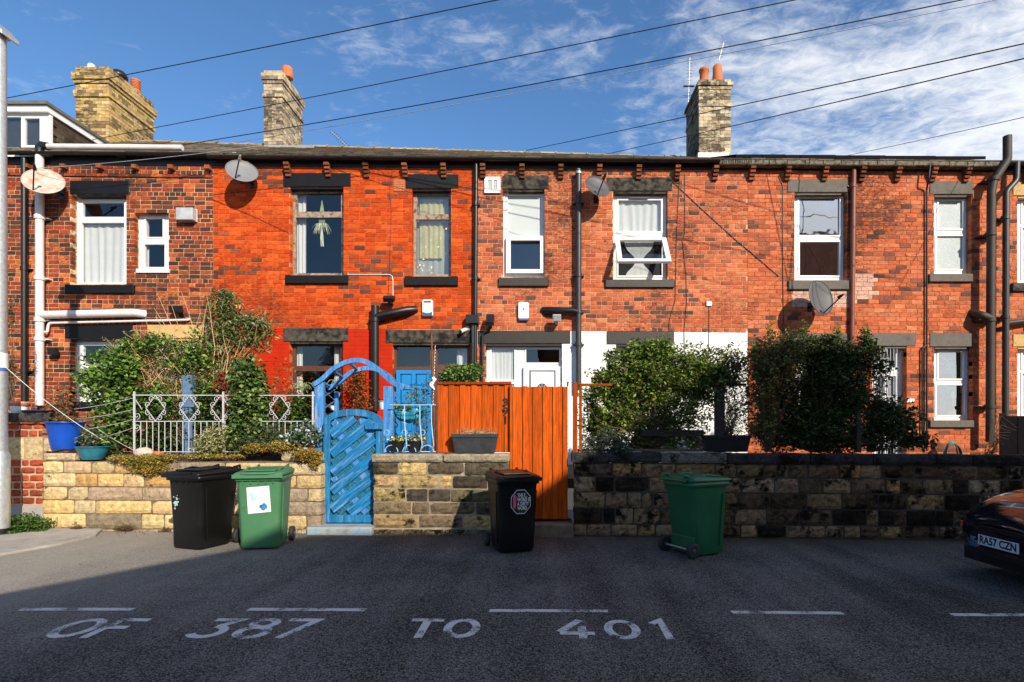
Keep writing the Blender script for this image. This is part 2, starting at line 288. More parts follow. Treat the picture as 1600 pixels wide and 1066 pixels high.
    def mesh(s, name, mats):
        me = bpy.data.meshes.new(name); me.from_pydata(s.v, [], s.f)
        for m_ in (mats if isinstance(mats, (list, tuple)) else [mats]): me.materials.append(m_)
        if any(s.m): me.polygons.foreach_set('material_index', s.m)
        me.polygons.foreach_set('use_smooth', s.sm)
        a = me.attributes.new('col', 'FLOAT_COLOR', 'FACE'); a.data.foreach_set('color', [q for c in s.c for q in (*c[:3], 1)])
        me.update(); return me
    def build(s, name, mats, parent=None, bevel=0, **k):
        o = bpy.data.objects.new(name, s.mesh(name, mats)); COL.objects.link(o)
        if parent: o.parent = parent
        if bevel:
            b = o.modifiers.new('bevel', 'BEVEL'); b.width = bevel; b.segments = 2; b.limit_method = 'ANGLE'; b.angle_limit = R(40)
        return tag(o, **k) if k else o
def tag(o, label=None, cat=None, group=None, kind=None):
    for a, b in (('label', label), ('category', cat), ('group', group), ('kind', kind)):
        if b: o[a] = b
    return o
def thing(name, loc, label, cat, group=None, rz=0):
    o = bpy.data.objects.new(name, None); COL.objects.link(o); o.location = loc; o.rotation_euler = (0, 0, rz); o.empty_display_size = .2
    o.matrix_world = Matrix.Translation(Vector(loc)) @ Matrix.Rotation(rz, 4, 'Z')
    return tag(o, label, cat, group)
def dim(o, k=.6):
    o.color = (k, k, k, 1); return o
def thing0(name, label, cat, group=None, loc=(0, 0, 0)):        # empty at the base; children keep world coordinates
    return thing(name, loc, label, cat, group)
def adopt(root, *obs):                                           # parts built in world coordinates under an empty that stands elsewhere
    inv = Matrix.Translation(-Vector(root.location))
    for o in obs: o.parent = root; o.matrix_parent_inverse = inv
    return obs[0] if len(obs) == 1 else obs
def textmesh(body, size, loc, rot, mat, parent=None, name='lettering', off=0, align='CENTER', sx=1, ext=.001, shear=0, **k):
    cu = bpy.data.curves.new(name, 'FONT'); cu.body = body; cu.size = size; cu.align_x = align; cu.align_y = 'CENTER'; cu.extrude = ext; cu.offset = off; cu.shear = shear; cu.resolution_u = 3
    t = bpy.data.objects.new('tmp', cu); COL.objects.link(t)
    dg = bpy.context.evaluated_depsgraph_get(); dg.update()
    me = bpy.data.meshes.new_from_object(t.evaluated_get(dg)); bpy.data.objects.remove(t); bpy.data.curves.remove(cu)
    me.materials.clear(); me.materials.append(mat); me.name = name
    o = bpy.data.objects.new(name, me); COL.objects.link(o); o.location = loc; o.rotation_euler = rot; o.scale = (sx, 1, 1)
    if parent: o.parent = parent
    return tag(o, **k)
def jit(c, v): k = 1 + random.uniform(-v, v); return tuple(max(0, q * k * (1 + random.uniform(-v, v) * .25)) for q in c)
def arc(c, r, a0, a1, n, D, rz=None):   # points on an arc in the x,z plane
    return [Vector((c[0] + r * math.cos(R(a0 + (a1 - a0) * i / n)), D, c[1] + (rz or r) * math.sin(R(a0 + (a1 - a0) * i / n)))) for i in range(n + 1)]
def G(x): return -.013 * x - .02        # the street falls gently to the right

def hx(px, D=12.0): return (px - PX) * D / F
# ------------------------------------------------------------------ ground
mb = MB(); XS = [-60, -30, -15, -8, -4, 0, 4, 8, 15, 30, 60]; YS = [-40, -12, -5, 0, 4, 8.4]
for i in range(len(XS) - 1):
    for j in range(len(YS) - 1):
        a, b, c, d = XS[i], XS[i + 1], YS[j], YS[j + 1]
        mb.quad((a, c, G(a)), (b, c, G(b)), (b, d, G(b)), (a, d, G(a)))
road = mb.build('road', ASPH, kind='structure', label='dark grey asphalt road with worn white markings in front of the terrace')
mb = MB(); mb.quad((-600, -600, -3.9), (600, -600, -3.9), (600, 600, -3.9), (-600, 600, -3.9)); mb.build('ground', SOIL, kind='structure')
def gpt(px, py, lift=0):   # point of the road seen at a pixel
    D = 8.0
    for _ in range(12): x = (px - PX) * D / F; D = (CH - G(x) - lift) * F / (py - PY)
    return Vector(((px - PX) * D / F, D, G((px - PX) * D / F) + lift))
mb = MB(); pv = [gpt(-120, 884), gpt(0, 869), gpt(95, 852), gpt(150, 839), gpt(160, 829), gpt(-120, 826)]
n = len(pv); mb.add([p + Vector((0, 0, .03)) for p in pv] + [p - Vector((0, 0, .05)) for p in pv], [tuple(range(n))] + [(j, n + j, n + (j + 1) % n, (j + 1) % n) for j in range(n)])
mb.build('pavement', CONC, bevel=.01, kind='structure')
mb = MB(); mb.quad((-25, 8.55, .82), (25, 8.55, .82), (25, 12.4, .82), (-25, 12.4, .82)); mb.build('garden_ground', SOIL, kind='structure')
mb = MB(); mb.box(hx(72, 8.6), hx(486, 8.6), 8.54, 9.5, .6, 1.19); mb.build('planting_bed', SOIL, kind='structure')
# road paint
def dash(px0, px1, py0, py1, th=.075):
    a = gpt(px0, py0, .004); b = gpt(px1, py1, .004); mb = MB(); d = Vector((0, th / 2, 0))
    n = 8; vs = []
    for i in range(n + 1):
        p = a.lerp(b, i / n); vs += [p - d, p + d]
    mb.add(vs, [(2 * i, 2 * i + 2, 2 * i + 3, 2 * i + 1) for i in range(n)]); mb.build('centre_line_dash', WORN, road)
for q in ((33, 208, 952, 952), (388, 572, 952, 953), (765, 950, 954, 954.5), (1143, 1317, 956.5, 958), (1487, 1680, 960.5, 961)): dash(*q)
def el(cx, cz, rx, rz, a0, a1, n=18): return [(cx + rx * math.cos(R(a0 + (a1 - a0) * i / n)), cz + rz * math.sin(R(a0 + (a1 - a0) * i / n))) for i in range(n + 1)]
GLY = {'O': [el(.5, .5, .42, .42, 0, 360, 30)], '0': [el(.5, .5, .36, .42, 0, 360, 30)], 'F': [[(.12, 0), (.12, 1)], [(.21, .92), (.95, .92)], [(.21, .52), (.75, .52)]], 'T': [[(.0, .92), (1, .92)], [(.5, 0), (.5, .84)]],
       '3': [[(.12, .92), (.85, .92), (.5, .58)], el(.42, .32, .40, .26, 88, -150)], '8': [el(.5, .74, .30, .20, 0, 360, 24), el(.5, .28, .38, .24, 0, 360, 24)], '7': [[(.0, .92), (.92, .92), (.35, 0)]],
       '4': [[(.62, .95), (.05, .32)], [(.05, .26), (.98, .26)], [(.66, .0), (.66, .20)], [(.66, .34), (.66, .6)]], '1': [[(.2, .78), (.55, .97), (.55, 0)]]}
def road_text(ch, pxc, pyc, wpx):
    c = gpt(pxc, pyc, .004); W_, H_, th = .27 * wpx, .43, .034; m = MB()
    for si, st in enumerate(GLY[ch]):
        st = [Vector((c.x + (a - .5) * W_, c.y + (b - .5) * H_, 0)) for a, b in st]; L_ = []
        closed = (st[0] - st[-1]).length < 1e-4
        for i, p in enumerate(st):
            a = st[i - 1] if i else (st[-2] if closed else p); b = st[i + 1] if i < len(st) - 1 else (st[1] if closed else p)
            d1 = (p - a).normalized() if (p - a).length > 1e-6 else (b - p).normalized(); d2 = (b - p).normalized() if (b - p).length > 1e-6 else d1
            d = (d1 + d2).normalized(); q = Vector((-d.y, d.x, 0)) * th / max(.5, d.dot(d1)); L_ += [(*(p - q).xy, G(p.x) + .004 + si * .0005), (*(p + q).xy, G(p.x) + .004 + si * .0005)]
        m.add(L_, [(2 * i, 2 * i + 2, 2 * i + 3, 2 * i + 1) for i in range(len(st) - 1)])
    m.build('painted_character', WORN, road)
for ch, x, y, s_ in (('O', 122, 981, 1.1), ('F', 185, 981, 1.0), ('3', 338, 981, 1.05), ('8', 404, 981, 1.05), ('7', 462, 981, .95), ('T', 662, 981, 1.0), ('O', 722, 981, 1.0), ('4', 900, 982, 1.1), ('0', 972, 983, 1.15), ('1', 1036, 983, .9)): road_text(ch, x, y, s_)

# ------------------------------------------------------------------ opposite side of the street (casts the big shadow, seen in the panes)
OB = M('opposite_brick', (.30, .11, .06), .9, .3, 3, .3, 30)
OR = M('opposite_roof', (.06, .06, .065), .8, .3, 3, .3, 20)
def opp(name, poly, y0, y1, label, wins):
    t = thing0(name, label, 'house', loc=(poly[0][0], y0, 0))
    m = MB(); m.prism(poly, y1, y0); adopt(t, m.build('wall', OB))
    for (x, z, w_, h_) in wins:
        f = MB().box(x - w_ / 2, x + w_ / 2, y0, y0 + .05, z, z + h_).build('window', UPVC); adopt(t, f)
        q = MB().box(x - w_ / 2 + .08, x + w_ / 2 - .08, y0 + .05, y0 + .06, z + .08, z + h_ - .08).build('pane', M('dark_pane', (.02, .025, .03), .1, 0, 5, 0)); q.parent = f
    return t
sx = .5
t = opp('opposite_house', [(0, -.5), (11.8, -.5), (11.8, 12.0), (7.7, 9.05), (6.4, 8.55), (4.4, 8.42), (0, 6.0)], -5.0, -13, 'gabled brick house across the street behind the viewer', [(3, 1.2, 1.4, 1.6), (8, 1.2, 1.4, 1.6), (3, 4, 1.2, 1.5), (8, 4.2, 1.2, 1.5), (9, 7, 1.2, 1.4)])
adopt(t, MB().prism([(-.3, 5.84), (4.4, 8.42), (6.4, 8.55), (7.7, 9.05), (11.8, 12.0), (11.8, 12.1), (7.7, 9.15), (6.4, 8.65), (4.4, 8.52), (-.3, 5.94)], -13, -4.95).build('roof', OR))
t = opp('opposite_block', [(11.82, -.5), (20, -.5), (20, 12.05), (11.82, 12.05)], -5.0, -13, 'tall flat-roofed brick block across the street behind the viewer', [(x, z, 1.3, 1.6) for x in (13.5, 16, 18.5) for z in (1.2, 4.3, 7.4)])

# ------------------------------------------------------------------ houses
HY = 12.0
def hx(px, D=HY): return (px - PX) * D / F
def hz(py, D=HY): return CH + (PY - py) * D / F
def gut(x): return 7.395 - .008 * x
CO, BL, BW = .0945, .2365, .0085
proto = {}
def brick_proto(l):
    k = round(l, 2)
    if k not in proto: proto[k] = MB().cbox(-k / 2, k / 2, 0, .105, -.0425, .0425, .005).mesh('brick', BRICK)
    return k, proto[k]
def clip(rects, obs):
    out = rects
    for (a, b, c, d) in obs:
        nx = []
        for (x0, x1, z0, z1) in out:
            if x1 <= a or x0 >= b or z1 <= c or z0 >= d: nx.append((x0, x1, z0, z1)); continue
            if x0 < a: nx.append((x0, a, z0, z1))
            if x1 > b: nx.append((b, x1, z0, z1))
            xa, xb = max(x0, a), min(x1, b)
            if z0 < c: nx.append((xa, xb, z0, c))
            if z1 > d: nx.append((xa, xb, d, z1))
        out = nx
    return [r for r in out if r[1] - r[0] > .028 and r[3] - r[2] > .022]
def brick_col(key, x, z):
    from mathutils import noise as mn
    r = random.random() - .55 * mn.noise(Vector((x * .55 + 7, z * 1.1, len(key) * 3.3)))
    pxx, pyy = PX + x * F / HY, PY - (z - CH) * F / HY
    if key == 'A':
        c = random.choice([(.32, .06, .024), (.22, .042, .02), (.36, .08, .03), (.17, .04, .022), (.11, .035, .024), (.28, .052, .022), (.08, .032, .026)])
        if r > .93: c = (.50, .13, .035)
    elif key == 'B':
        c = random.choice([(.56, .072, .010), (.50, .060, .008), (.60, .088, .014), (.46, .052, .008)])
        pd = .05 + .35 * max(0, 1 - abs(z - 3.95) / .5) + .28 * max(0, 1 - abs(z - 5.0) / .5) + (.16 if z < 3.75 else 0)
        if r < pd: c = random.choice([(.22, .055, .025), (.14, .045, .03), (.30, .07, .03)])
    elif key == 'C':
        c = random.choice([(.52, .135, .058), (.48, .12, .05), (.56, .17, .078), (.44, .10, .046)])
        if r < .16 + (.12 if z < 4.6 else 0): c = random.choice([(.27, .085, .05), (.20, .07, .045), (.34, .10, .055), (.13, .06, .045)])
    else:
        c = random.choice([(.52, .145, .062), (.54, .135, .055), (.48, .115, .046), (.58, .18, .085)])
        if (1226 < pxx < 1328 and 452 < pyy < 482) or (pxx - 1340) ** 2 / 500 + (pyy - 450) ** 2 / 480 < 1: return jit((.60, .36, .27), .1)
        if r < .17: c = random.choice([(.26, .085, .05), (.18, .065, .045), (.32, .095, .05), (.38, .11, .055), (.13, .055, .04)])
    return jit(c, .17)
ROWZ0 = .72
def facade(house, key, px0, px1, openings, solids, painted=None, header=5):
    X0, X1 = hx(px0), hx(px1); ops = [tuple(o) for o in openings]; obs = [(o[0] + .005, o[1] - .005, o[2] + .003, o[3] - .003) for o in ops] + [tuple(o) for o in solids]
    # mortar bed with the openings cut out
    mb = MB(); xs = sorted({X0, X1, *[q for o in ops for q in o[:2]], *[q for p in (painted or []) for q in p[0][:2]]}); zs = sorted({.3, 7.42, *[q for o in ops for q in o[2:4]], *[q for p in (painted or []) for q in p[0][2:4]]})
    xs = [x for x in xs if X0 <= x <= X1]; zs = [z for z in zs if .3 <= z <= 7.42]
    for i in range(len(xs) - 1):
        for j in range(len(zs) - 1):
            a, b, c, d = xs[i], xs[i + 1], zs[j], zs[j + 1]; cx, cz = (a + b) / 2, (c + d) / 2
            if any(o[0] < cx < o[1] and o[2] < cz < o[3] for o in ops): continue
            mb.mi = 0
            for p in painted or []:
                if p[0][0] < cx < p[0][1] and p[0][2] < cz < p[0][3]: mb.mi = 1
            mb.quad((a, HY, c), (b, HY, c), (b, HY, d), (a, HY, d)); mb.mi = 2; mb.quad((a, HY + .28, c), (a, HY + .28, d), (b, HY + .28, d), (b, HY + .28, c))
    mb.mi = 0
    for (a, b, c, d) in ops:
        mb.add([(a, HY, c), (b, HY, c), (b, HY, d), (a, HY, d), (a, HY + .28, c), (b, HY + .28, c), (b, HY + .28, d), (a, HY + .28, d)], [(0, 4, 5, 1), (1, 5, 6, 2), (2, 6, 7, 3), (3, 7, 4, 0)])
    # rest of the shell: party walls, rear wall, floors
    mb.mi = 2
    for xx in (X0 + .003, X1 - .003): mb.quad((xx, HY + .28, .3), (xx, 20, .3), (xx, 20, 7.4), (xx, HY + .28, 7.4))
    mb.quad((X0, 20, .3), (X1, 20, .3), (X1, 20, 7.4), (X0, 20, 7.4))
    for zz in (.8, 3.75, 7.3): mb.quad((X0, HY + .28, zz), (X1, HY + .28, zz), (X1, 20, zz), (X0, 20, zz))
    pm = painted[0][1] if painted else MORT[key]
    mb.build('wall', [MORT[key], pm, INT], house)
    # bricks, course by course
    cand = []; row = 0; z = ROWZ0
    while z < 7.5:
        hd = header and row % header == 2
        L = .121 if hd else BL; off = (row * .5 % 1) * BL + (.06 if hd else 0) + (row * 7 % 3) * .004
        if key in 'D' and row % 2: off += .03
        x = X0 - L + off % L; first = True
        while x < X1:
            a, b = max(x + .0 , X0 + .002), min(x + L - (.007 if key in 'BD' else .010), X1 - .002)
            zz = z - .0115 * ((a + b) / 2 - hx(850)) * 1.0
            if b - a > .03 and zz < 7.36:
                for r in clip([(a, b, zz, zz + CO - (.0075 if key in 'BD' else .0105))], obs): cand.append(r)
            x += L if random.random() > .04 or hd else L * .5
        z += CO; row += 1
    full = []; rest = []
    for r in cand:
        x0, x1, z0, z1 = r; cx, cz = (x0 + x1) / 2, (z0 + z1) / 2; pt = None
        for p in painted or []:
            if p[0][0] < cx < p[0][1] and p[0][2] < cz < p[0][3]: pt = p
        if pt is None and x1 - x0 > .20 and z1 - z0 > .08 and cz > 2.3: full.append(r)
        else: rest.append((r, pt))
    full.sort(key=lambda r: ((r[0] + r[1]) / 2) ** 2 + ((r[2] + r[3]) / 2 - 1.6) ** 2)
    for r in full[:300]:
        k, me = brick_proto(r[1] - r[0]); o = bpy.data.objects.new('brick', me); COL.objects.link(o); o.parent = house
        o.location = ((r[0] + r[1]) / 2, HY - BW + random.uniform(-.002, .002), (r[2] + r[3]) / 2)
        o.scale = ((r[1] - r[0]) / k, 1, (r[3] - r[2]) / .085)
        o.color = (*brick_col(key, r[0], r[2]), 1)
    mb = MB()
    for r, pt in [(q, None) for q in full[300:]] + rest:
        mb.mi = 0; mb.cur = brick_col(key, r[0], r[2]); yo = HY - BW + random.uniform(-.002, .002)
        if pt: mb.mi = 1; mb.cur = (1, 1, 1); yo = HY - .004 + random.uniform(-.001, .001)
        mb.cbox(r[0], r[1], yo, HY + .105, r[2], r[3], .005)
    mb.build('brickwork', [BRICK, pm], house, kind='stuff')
def rectpx(x0, y0, x1, y1, D=HY): return (hx(x0, D), hx(x1, D), hz(y1, D), hz(y0, D))
FD = 12.14
def opening(x0, y0, x1, y1):
    if x0 < PX: x0 = PX + (x0 - PX) * FD / HY
    if x1 > PX: x1 = PX + (x1 - PX) * FD / HY
    return rectpx(x0, y0, x1, y1)
def window(house, op, panes, mat, gl=None, sash=True, fy=FD, label=None, sill=False):
    mats = gl or [GL] * len(panes)
    hs_ = [rectpx(*p, D=fy) for p in panes]
    f = MB().plate(op[0] + .004, op[1] - .004, op[2] + .003, op[3] - .003, hs_, fy, fy + .07).build('window', mat, house, bevel=.005)
    if label: f['label'] = label
    for h, g in zip(hs_, mats):
        if sash:
            MB().plate(h[0] - .032, h[1] + .032, h[2] - .032, h[3] + .032, [(h[0] + .004, h[1] - .004, h[2] + .004, h[3] - .004)], fy - .014, fy - .001).build('sash', mat, f, bevel=.004)
        MB().quad((h[0] - .01, fy + .03, h[2] - .01), (h[1] + .01, fy + .03, h[2] - .01), (h[1] + .01, fy + .03, h[3] + .01), (h[0] - .01, fy + .03, h[3] + .01)).build('pane', g, f)
    return f
def lintel(house, r, mat, y=HY - .022, nm='lintel'):
    rr = rectpx(*r)
    return MB().cbox(rr[0], rr[1], y, HY + .12, rr[2], rr[3], .008).box(rr[0] + .13, rr[1] - .13, HY + .012, HY + .137, rr[2] - .045, rr[2] + .02).build(nm, mat, house)  # inset lower block stands in for the shadow strip at the window head
def sill(house, r, mat): 
    rr = rectpx(*r, D=HY - .07); return MB().cbox(rr[0], rr[1], HY - .07, HY + .12, rr[2], rr[3], .01).build('sill', mat, house)
def curtain(r, D, mat, label, folds=9, amp=.018, pinch=None, gather=0, name='curtain'):
    a, b, c, d = rectpx(*r, D=D); nx, nz = folds * 7, 8; vs = []; ph = [random.uniform(-.9, .9) for _ in range(folds + 2)]; am = [random.uniform(.3, 1.4) for _ in range(folds + 2)]
    for j in range(nz + 1):
        t = j / nz; z = d + (c - d) * t
        for i in range(nx + 1):
            s_ = i / nx; x = a + (b - a) * s_
            if pinch:
                k = 1 - .82 * math.exp(-((t - pinch) / .22) ** 2); x = (a + b) / 2 + (x - (a + b) / 2) * k
            fi = min(folds, int(s_ * folds)); ff = s_ * folds - fi; pp = ph[fi] * (1 - ff) + ph[fi + 1] * ff; aa = am[fi] * (1 - ff) + am[fi + 1] * ff
            vs.append((x, D + amp * aa * math.sin(s_ * folds * 5.2 + pp * 1.6 + math.sin(t * 2.2 + s_ * 7) * .8) * (.6 + .4 * t), z))
    m = MB(); m.smooth = True
    m.add(vs, [(j * (nx + 1) + i, j * (nx + 1) + i + 1, (j + 1) * (nx + 1) + i + 1, (j + 1) * (nx + 1) + i) for j in range(nz) for i in range(nx)])
    return m.build(name, mat, label=label, cat='curtain')
def corbels(house, pxs, steps=4, y0=250):
    for p in pxs:
        m = MB(); x = hx(p); zt = gut(x) - .10
        for i in range(steps):
            m.cur = jit((.20, .065, .03), .35); pr = .17 - i * .036
            m.cbox(x - .055, x + .055, HY - pr - .01, HY + .05, zt - (i + 1) * .068 + .008, zt - i * .068, .004)
        m.build('corbel', BRICK, house)
def gutter(house, px0, px1, mat=BPIP, r=.058, dz=0, stone=False):
    X0, X1 = hx(px0), hx(px1); m = MB()
    if stone:
        n = 14
        for i in range(n):
            a, b = X0 + (X1 - X0) * i / n, X0 + (X1 - X0) * (i + 1) / n - .006; z = gut((a + b) / 2) + dz - .115
            m.cur = jit((1, 1, 1), .2); m.cbox(a, b, HY - .21, HY + .1, z + random.uniform(-.004, .004), z + .105, .015)
    else:
        pts = []
        for k in range(9): th = math.pi * k / 8; pts.append((HY - .19 - r * math.cos(th), -r * math.sin(th)))
        vs = []
        for X in (X0, X1):
            for y, z in pts: vs.append((X, y, gut(X) + dz + z))
        m.smooth = True; m.add(vs, [(i, i + 1, 10 + i, 9 + i) for i in range(8)]); m.smooth = False
        
        for X in np.arange(X0 + .3, X1, 1.15): m.tube([(X, HY - .19 - (r + .006) * math.cos(q), gut(X) + dz - (r + .006) * math.sin(q)) for q in np.linspace(0, math.pi, 9)], .008, 4)
    # fascia board, carried down in black to stand in for the gutter's shade
    o = m.build('gutter', mat, house)
    MB().add([(X0, HY - .03, gut(X0) - .13), (X1, HY - .03, gut(X1) - .13), (X1, HY - .03, gut(X1) + .03), (X0, HY - .03, gut(X0) + .03), (X0, HY + .05, gut(X0) - .13), (X1, HY + .05, gut(X1) - .13), (X1, HY + .05, gut(X1) + .03), (X0, HY + .05, gut(X0) + .03)],
             [(0, 1, 2, 3), (0, 4, 5, 1), (3, 2, 6, 7)]).build('fascia', BPIP, house)
RY = 16.1
def ridge(x): return 9.72 - .030 * (x + 1.9) 
def roof(house, px0, px1, ncol=(.16, .13, .10)):
    X0, X1 = hx(px0) + .003, hx(px1) - .003; Y0 = HY - .21
    vs = [(X0, Y0, gut(X0) + .01), (X1, Y0, gut(X1) + .01), (X1, RY, ridge(X1) - .03), (X0, RY, ridge(X0) - .03), (X1, 20.2, gut(X1)), (X0, 20.2, gut(X0))]
    rf = MB().add(vs, [(0, 1, 2, 3), (3, 2, 4, 5)]).build('roof', SLATE, house)
    m = MB(); nr = 16
    for j in range(nr):
        t0, t1 = j / nr, (j + 1.15) / nr; x = X0 + (j % 2) * .17
        while x < X1 - .05:
            w_ = random.uniform(.28, .4); b = min(x + w_, X1); a = x
            def pt(xx, t): return Vector((xx, Y0 + (RY - Y0) * min(t, 1), gut(xx) + .01 + (ridge(xx) - .03 - gut(xx)) * min(t, 1)))
            l = .022 + random.uniform(0, .012); m.cur = jit(ncol, .45)
            A, B, C_, D_ = pt(a, t0), pt(b - .008, t0), pt(b - .008, t1), pt(a, t1); up = Vector((0, 0, l)); u2 = Vector((0, 0, .006))
            m.add([A, B, C_, D_, A + up, B + up, C_ + u2, D_ + u2], [(4, 5, 6, 7), (0, 1, 5, 4), (1, 2, 6, 5), (3, 0, 4, 7)]); x = b
    m.build('slate', SLATE, rf, kind='stuff')
    x = X0 + .01
    while x < X1 - .1:
        b = min(x + .455, X1); dz = random.uniform(-.012, .012)
        m = MB(); m.cur = jit((.40, .33, .24), .25); q = [(-.13, -.075), (-.07, -.01), (0, .035), (.07, -.01), (.13, -.075)]; h = len(q)
        m.add([(X, RY + y, ridge(X) + z + dz) for X in (x, b - .012) for y, z in q], [(i, i + 1, h + i + 1, h + i) for i in range(h - 1)] + [(4, 3, 2, 1, 0), (5, 6, 7, 8, 9)])
        m.tube([(b - .02, RY + y, ridge(b) + z + dz + .012) for y, z in q], .02, 4); m.build('ridge_tile', SLATE, rf); x = b
    return rf
def chimney(house, px0, px1, Df, Db, topy, cols, bands, basez=9.0):
    X0, X1 = hx(px0, Df), hx(px1, Df); zt = hz(topy, Df)
    core = MB().box(X0 + .012, X1 - .012, Df + .012, Db - .012, basez, zt - .03).build('chimney', MORT['chim'], house)
    ch = .0945; z = zt - ch; row = 0
    while z > basez:
        e = 0
        for bt, bb, pr in bands:
            if bb <= z + ch / 2 <= bt: e = pr
        a, b, c, d = X0 - e, X1 + e, Df - e, Db + e; off = (row % 2) * .118
        segs = []
        def run(l0, l1):
            out = []; p = l0; f = True
            while p < l1 - .01:
                q = p + (off if (f and off) else BL); f = False
                if l1 - q < .07: q = l1
                out.append((p, min(q, l1))); p = q
            return out
        # stretcher runs on the four faces
        for p, q in run(a, b):
            segs.append((p + .004, q - .004, c, c + .10)); segs.append((p + .004, q - .004, d - .10, d))
        for p, q in run(c + .104, d - .104):
            segs.append((a, a + .10, p + .004, q - .004, .35)); segs.append((b - .10, b, p + .004, q - .004))  # left-face bricks darkened in colour to deepen the shade of that face
        for (p, q, s_, t_, *so) in segs:
            col = jit(random.choice(cols), .15)
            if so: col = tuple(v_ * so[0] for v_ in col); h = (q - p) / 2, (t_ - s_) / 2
            kk = ('ch', round(q - p, 2), round(t_ - s_, 2))
            if kk not in proto: proto[kk] = MB().box(-kk[1] / 2, kk[1] / 2, -kk[2] / 2, kk[2] / 2, -.043, .043).mesh('brick', CHIMB)
            o = bpy.data.objects.new('brick', proto[kk]); COL.objects.link(o); o.parent = core
            jx, jy = random.uniform(-.003, .003), random.uniform(-.003, .003)
            o.location = ((p + q) / 2 + jx, (s_ + t_) / 2 + jy, z + ch / 2); o.color = (*col, 1)
        z -= ch; row += 1
    MB().box(X0 + .1, X1 - .1, Df + .1, Db - .1, zt - .02, zt + .035).build('flaunching', CONC, core)
    return core, zt
def pot(ch, x, y, z, r, h, kind=0):
    m = MB()
    if kind == 0: m.lathe((x, y, z), [(r * 1.1, 0), (r * 1.05, .05), (r * .95, .07), (r * .9, h * .8), (r * 1.08, h * .84), (r * 1.1, h * .92), (r * .95, h), (r * .75, h), (r * .75, h * .7)], 20)
    else:
        m.lathe((x, y, z), [(r, 0), (r, h * .12), (r * 1.05, h * .2), (r, h * .3), (r * 1.04, h * .42), (r * .97, h * .5), (r * .92, h * .9), (r * .7, h), (.01, h)], 20)
    o = m.build('chimney_pot', TERRA, ch)
    return o

HA = thing0('brick_house', 'dark red brick house at left end with cream chimney and white dormer', 'house', 'houses of the terrace')
HB = thing0('brick_house', 'bright orange brick house with blue front door and red painted ground floor', 'house', 'houses of the terrace')
HC = thing0('brick_house', 'middle brick house with white front door and white painted ground floor wall', 'house', 'houses of the terrace')
HD = thing0('brick_house', 'brick house with grilled front door and three grey-silled white windows behind dark hedge', 'house', 'houses of the terrace')
HE = thing0('brick_house', 'sliver of brick house with cream lintels cut by the right picture edge', 'house', 'houses of the terrace')

# ---- house A
oa1, oa2, oa3, oa4 = opening(120, 304.5, 198, 444), opening(217, 333, 264, 425), opening(120, 529.5, 197, 628), opening(245, 529.5, 304, 628)
la = [(110, 283, 202, 304), (102, 508, 208, 529), (231, 508, 316, 529)]; sa = [(100, 445, 208, 458), (104, 628, 210, 640), (232, 628, 316, 640)]
facade(HA, 'A', -60, 333, [oa1, oa2, oa3, oa4], [rectpx(*r) for r in la + sa])
lintel(HA, la[0], BLK); lintel(HA, la[1], BLK); lintel(HA, la[2], CRM)
sill(HA, sa[0], BLK); sill(HA, sa[1], BLK); sill(HA, sa[2], CRM)
window(HA, oa1, [(129, 317, 194, 339), (127, 348, 194, 442)], UPVC, sash=False)
window(HA, oa2, [(228, 342, 255, 371), (226, 382, 258, 418)], UPVC)
r_ = rectpx(215, 421, 266, 427); MB().box(r_[0], r_[1], HY - .05, HY + .1, r_[2], r_[3]).build('sill', UPVC, HA)
window(HA, oa3, [(130, 540, 194, 567), (130, 575, 194, 622)], UPVC, sash=False)
window(HA, oa4, [(255, 540, 300, 570), (255, 577, 300, 622)], UPVC, sash=False)
curtain((126, 344, 200, 446), 12.25, CURT, 'white net curtain filling the upper left window under the black lintel', 8)
curtain((128, 572, 200, 630), 12.25, CURT, 'white half curtain in the lower window at far left behind leaves', 7)
curtain((247, 575, 306, 630), 12.25, CURT, 'white curtain in the lower window under the cream lintel', 6)
curtain((224, 345, 233, 425), 12.25, CURT, 'narrow white curtain inside the small upper window', 2)
for p in (47, 104, 160, 215, 271, 328):
    x = hx(p); z = gut(x) - .2; m = MB(); m.cur = jit((.28, .08, .035), .3); m.cbox(x - .055, x + .055, HY - .13, HY + .05, z - .04, z + .045, .006); m.build('corbel', BRICK, HA)
m = MB()
for i in range(32):
    a = hx(-50) + i * .236
    if a > hx(330): break
    m.cur = brick_col('A', a, 7); zz = hz(277) - .0115 * (a - hx(180)); m.cbox(a, min(a + .228, hx(331)), HY - .035, HY + .05, zz, zz + .06, .004)
m.build('string_course', BRICK, HA)
gutter(HA, -60, 333, dz=.05); roof(HA, -60, 333)
YEL = [(.50, .34, .13), (.56, .40, .17), (.46, .31, .12), (.52, .37, .18), (.42, .29, .13), (.20, .14, .07)]
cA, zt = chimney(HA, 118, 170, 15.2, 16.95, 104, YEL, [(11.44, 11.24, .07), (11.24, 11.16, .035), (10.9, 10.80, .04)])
x = hx(143, 15.4)
for px_, yy in ((143, 15.4), (163, 15.6)): MB().lathe((hx(px_, yy), yy, zt), [(.10, 0), (.10, .14), (.07, .19), (.01, .2)], 12).build('capped_flue', WPIP, cA)
MB().lathe((hx(186, 16.0), 16.0, zt), [(.12, 0), (.12, .16), (.22, .18), (.22, .26), (.15, .36), (.02, .40)], 16).build('chimney_cowl', BPLA, cA)
m = MB(); m.smooth = True
pz = zt; q = (hx(212, 16.6), 16.6)
m.lathe((*q, pz + .12), [(.13, -.12), (.13, .05)] + [(r, h) for i in range(6) for r, h in ((.13, .06 + i * .045), (.13, .085 + i * .045), (.105, .087 + i * .045), (.105, .103 + i * .045))] + [(.13, .34), (.13, .38), (.02, .39)], 18)
m.build('chimney_pot', TERRA, cA)
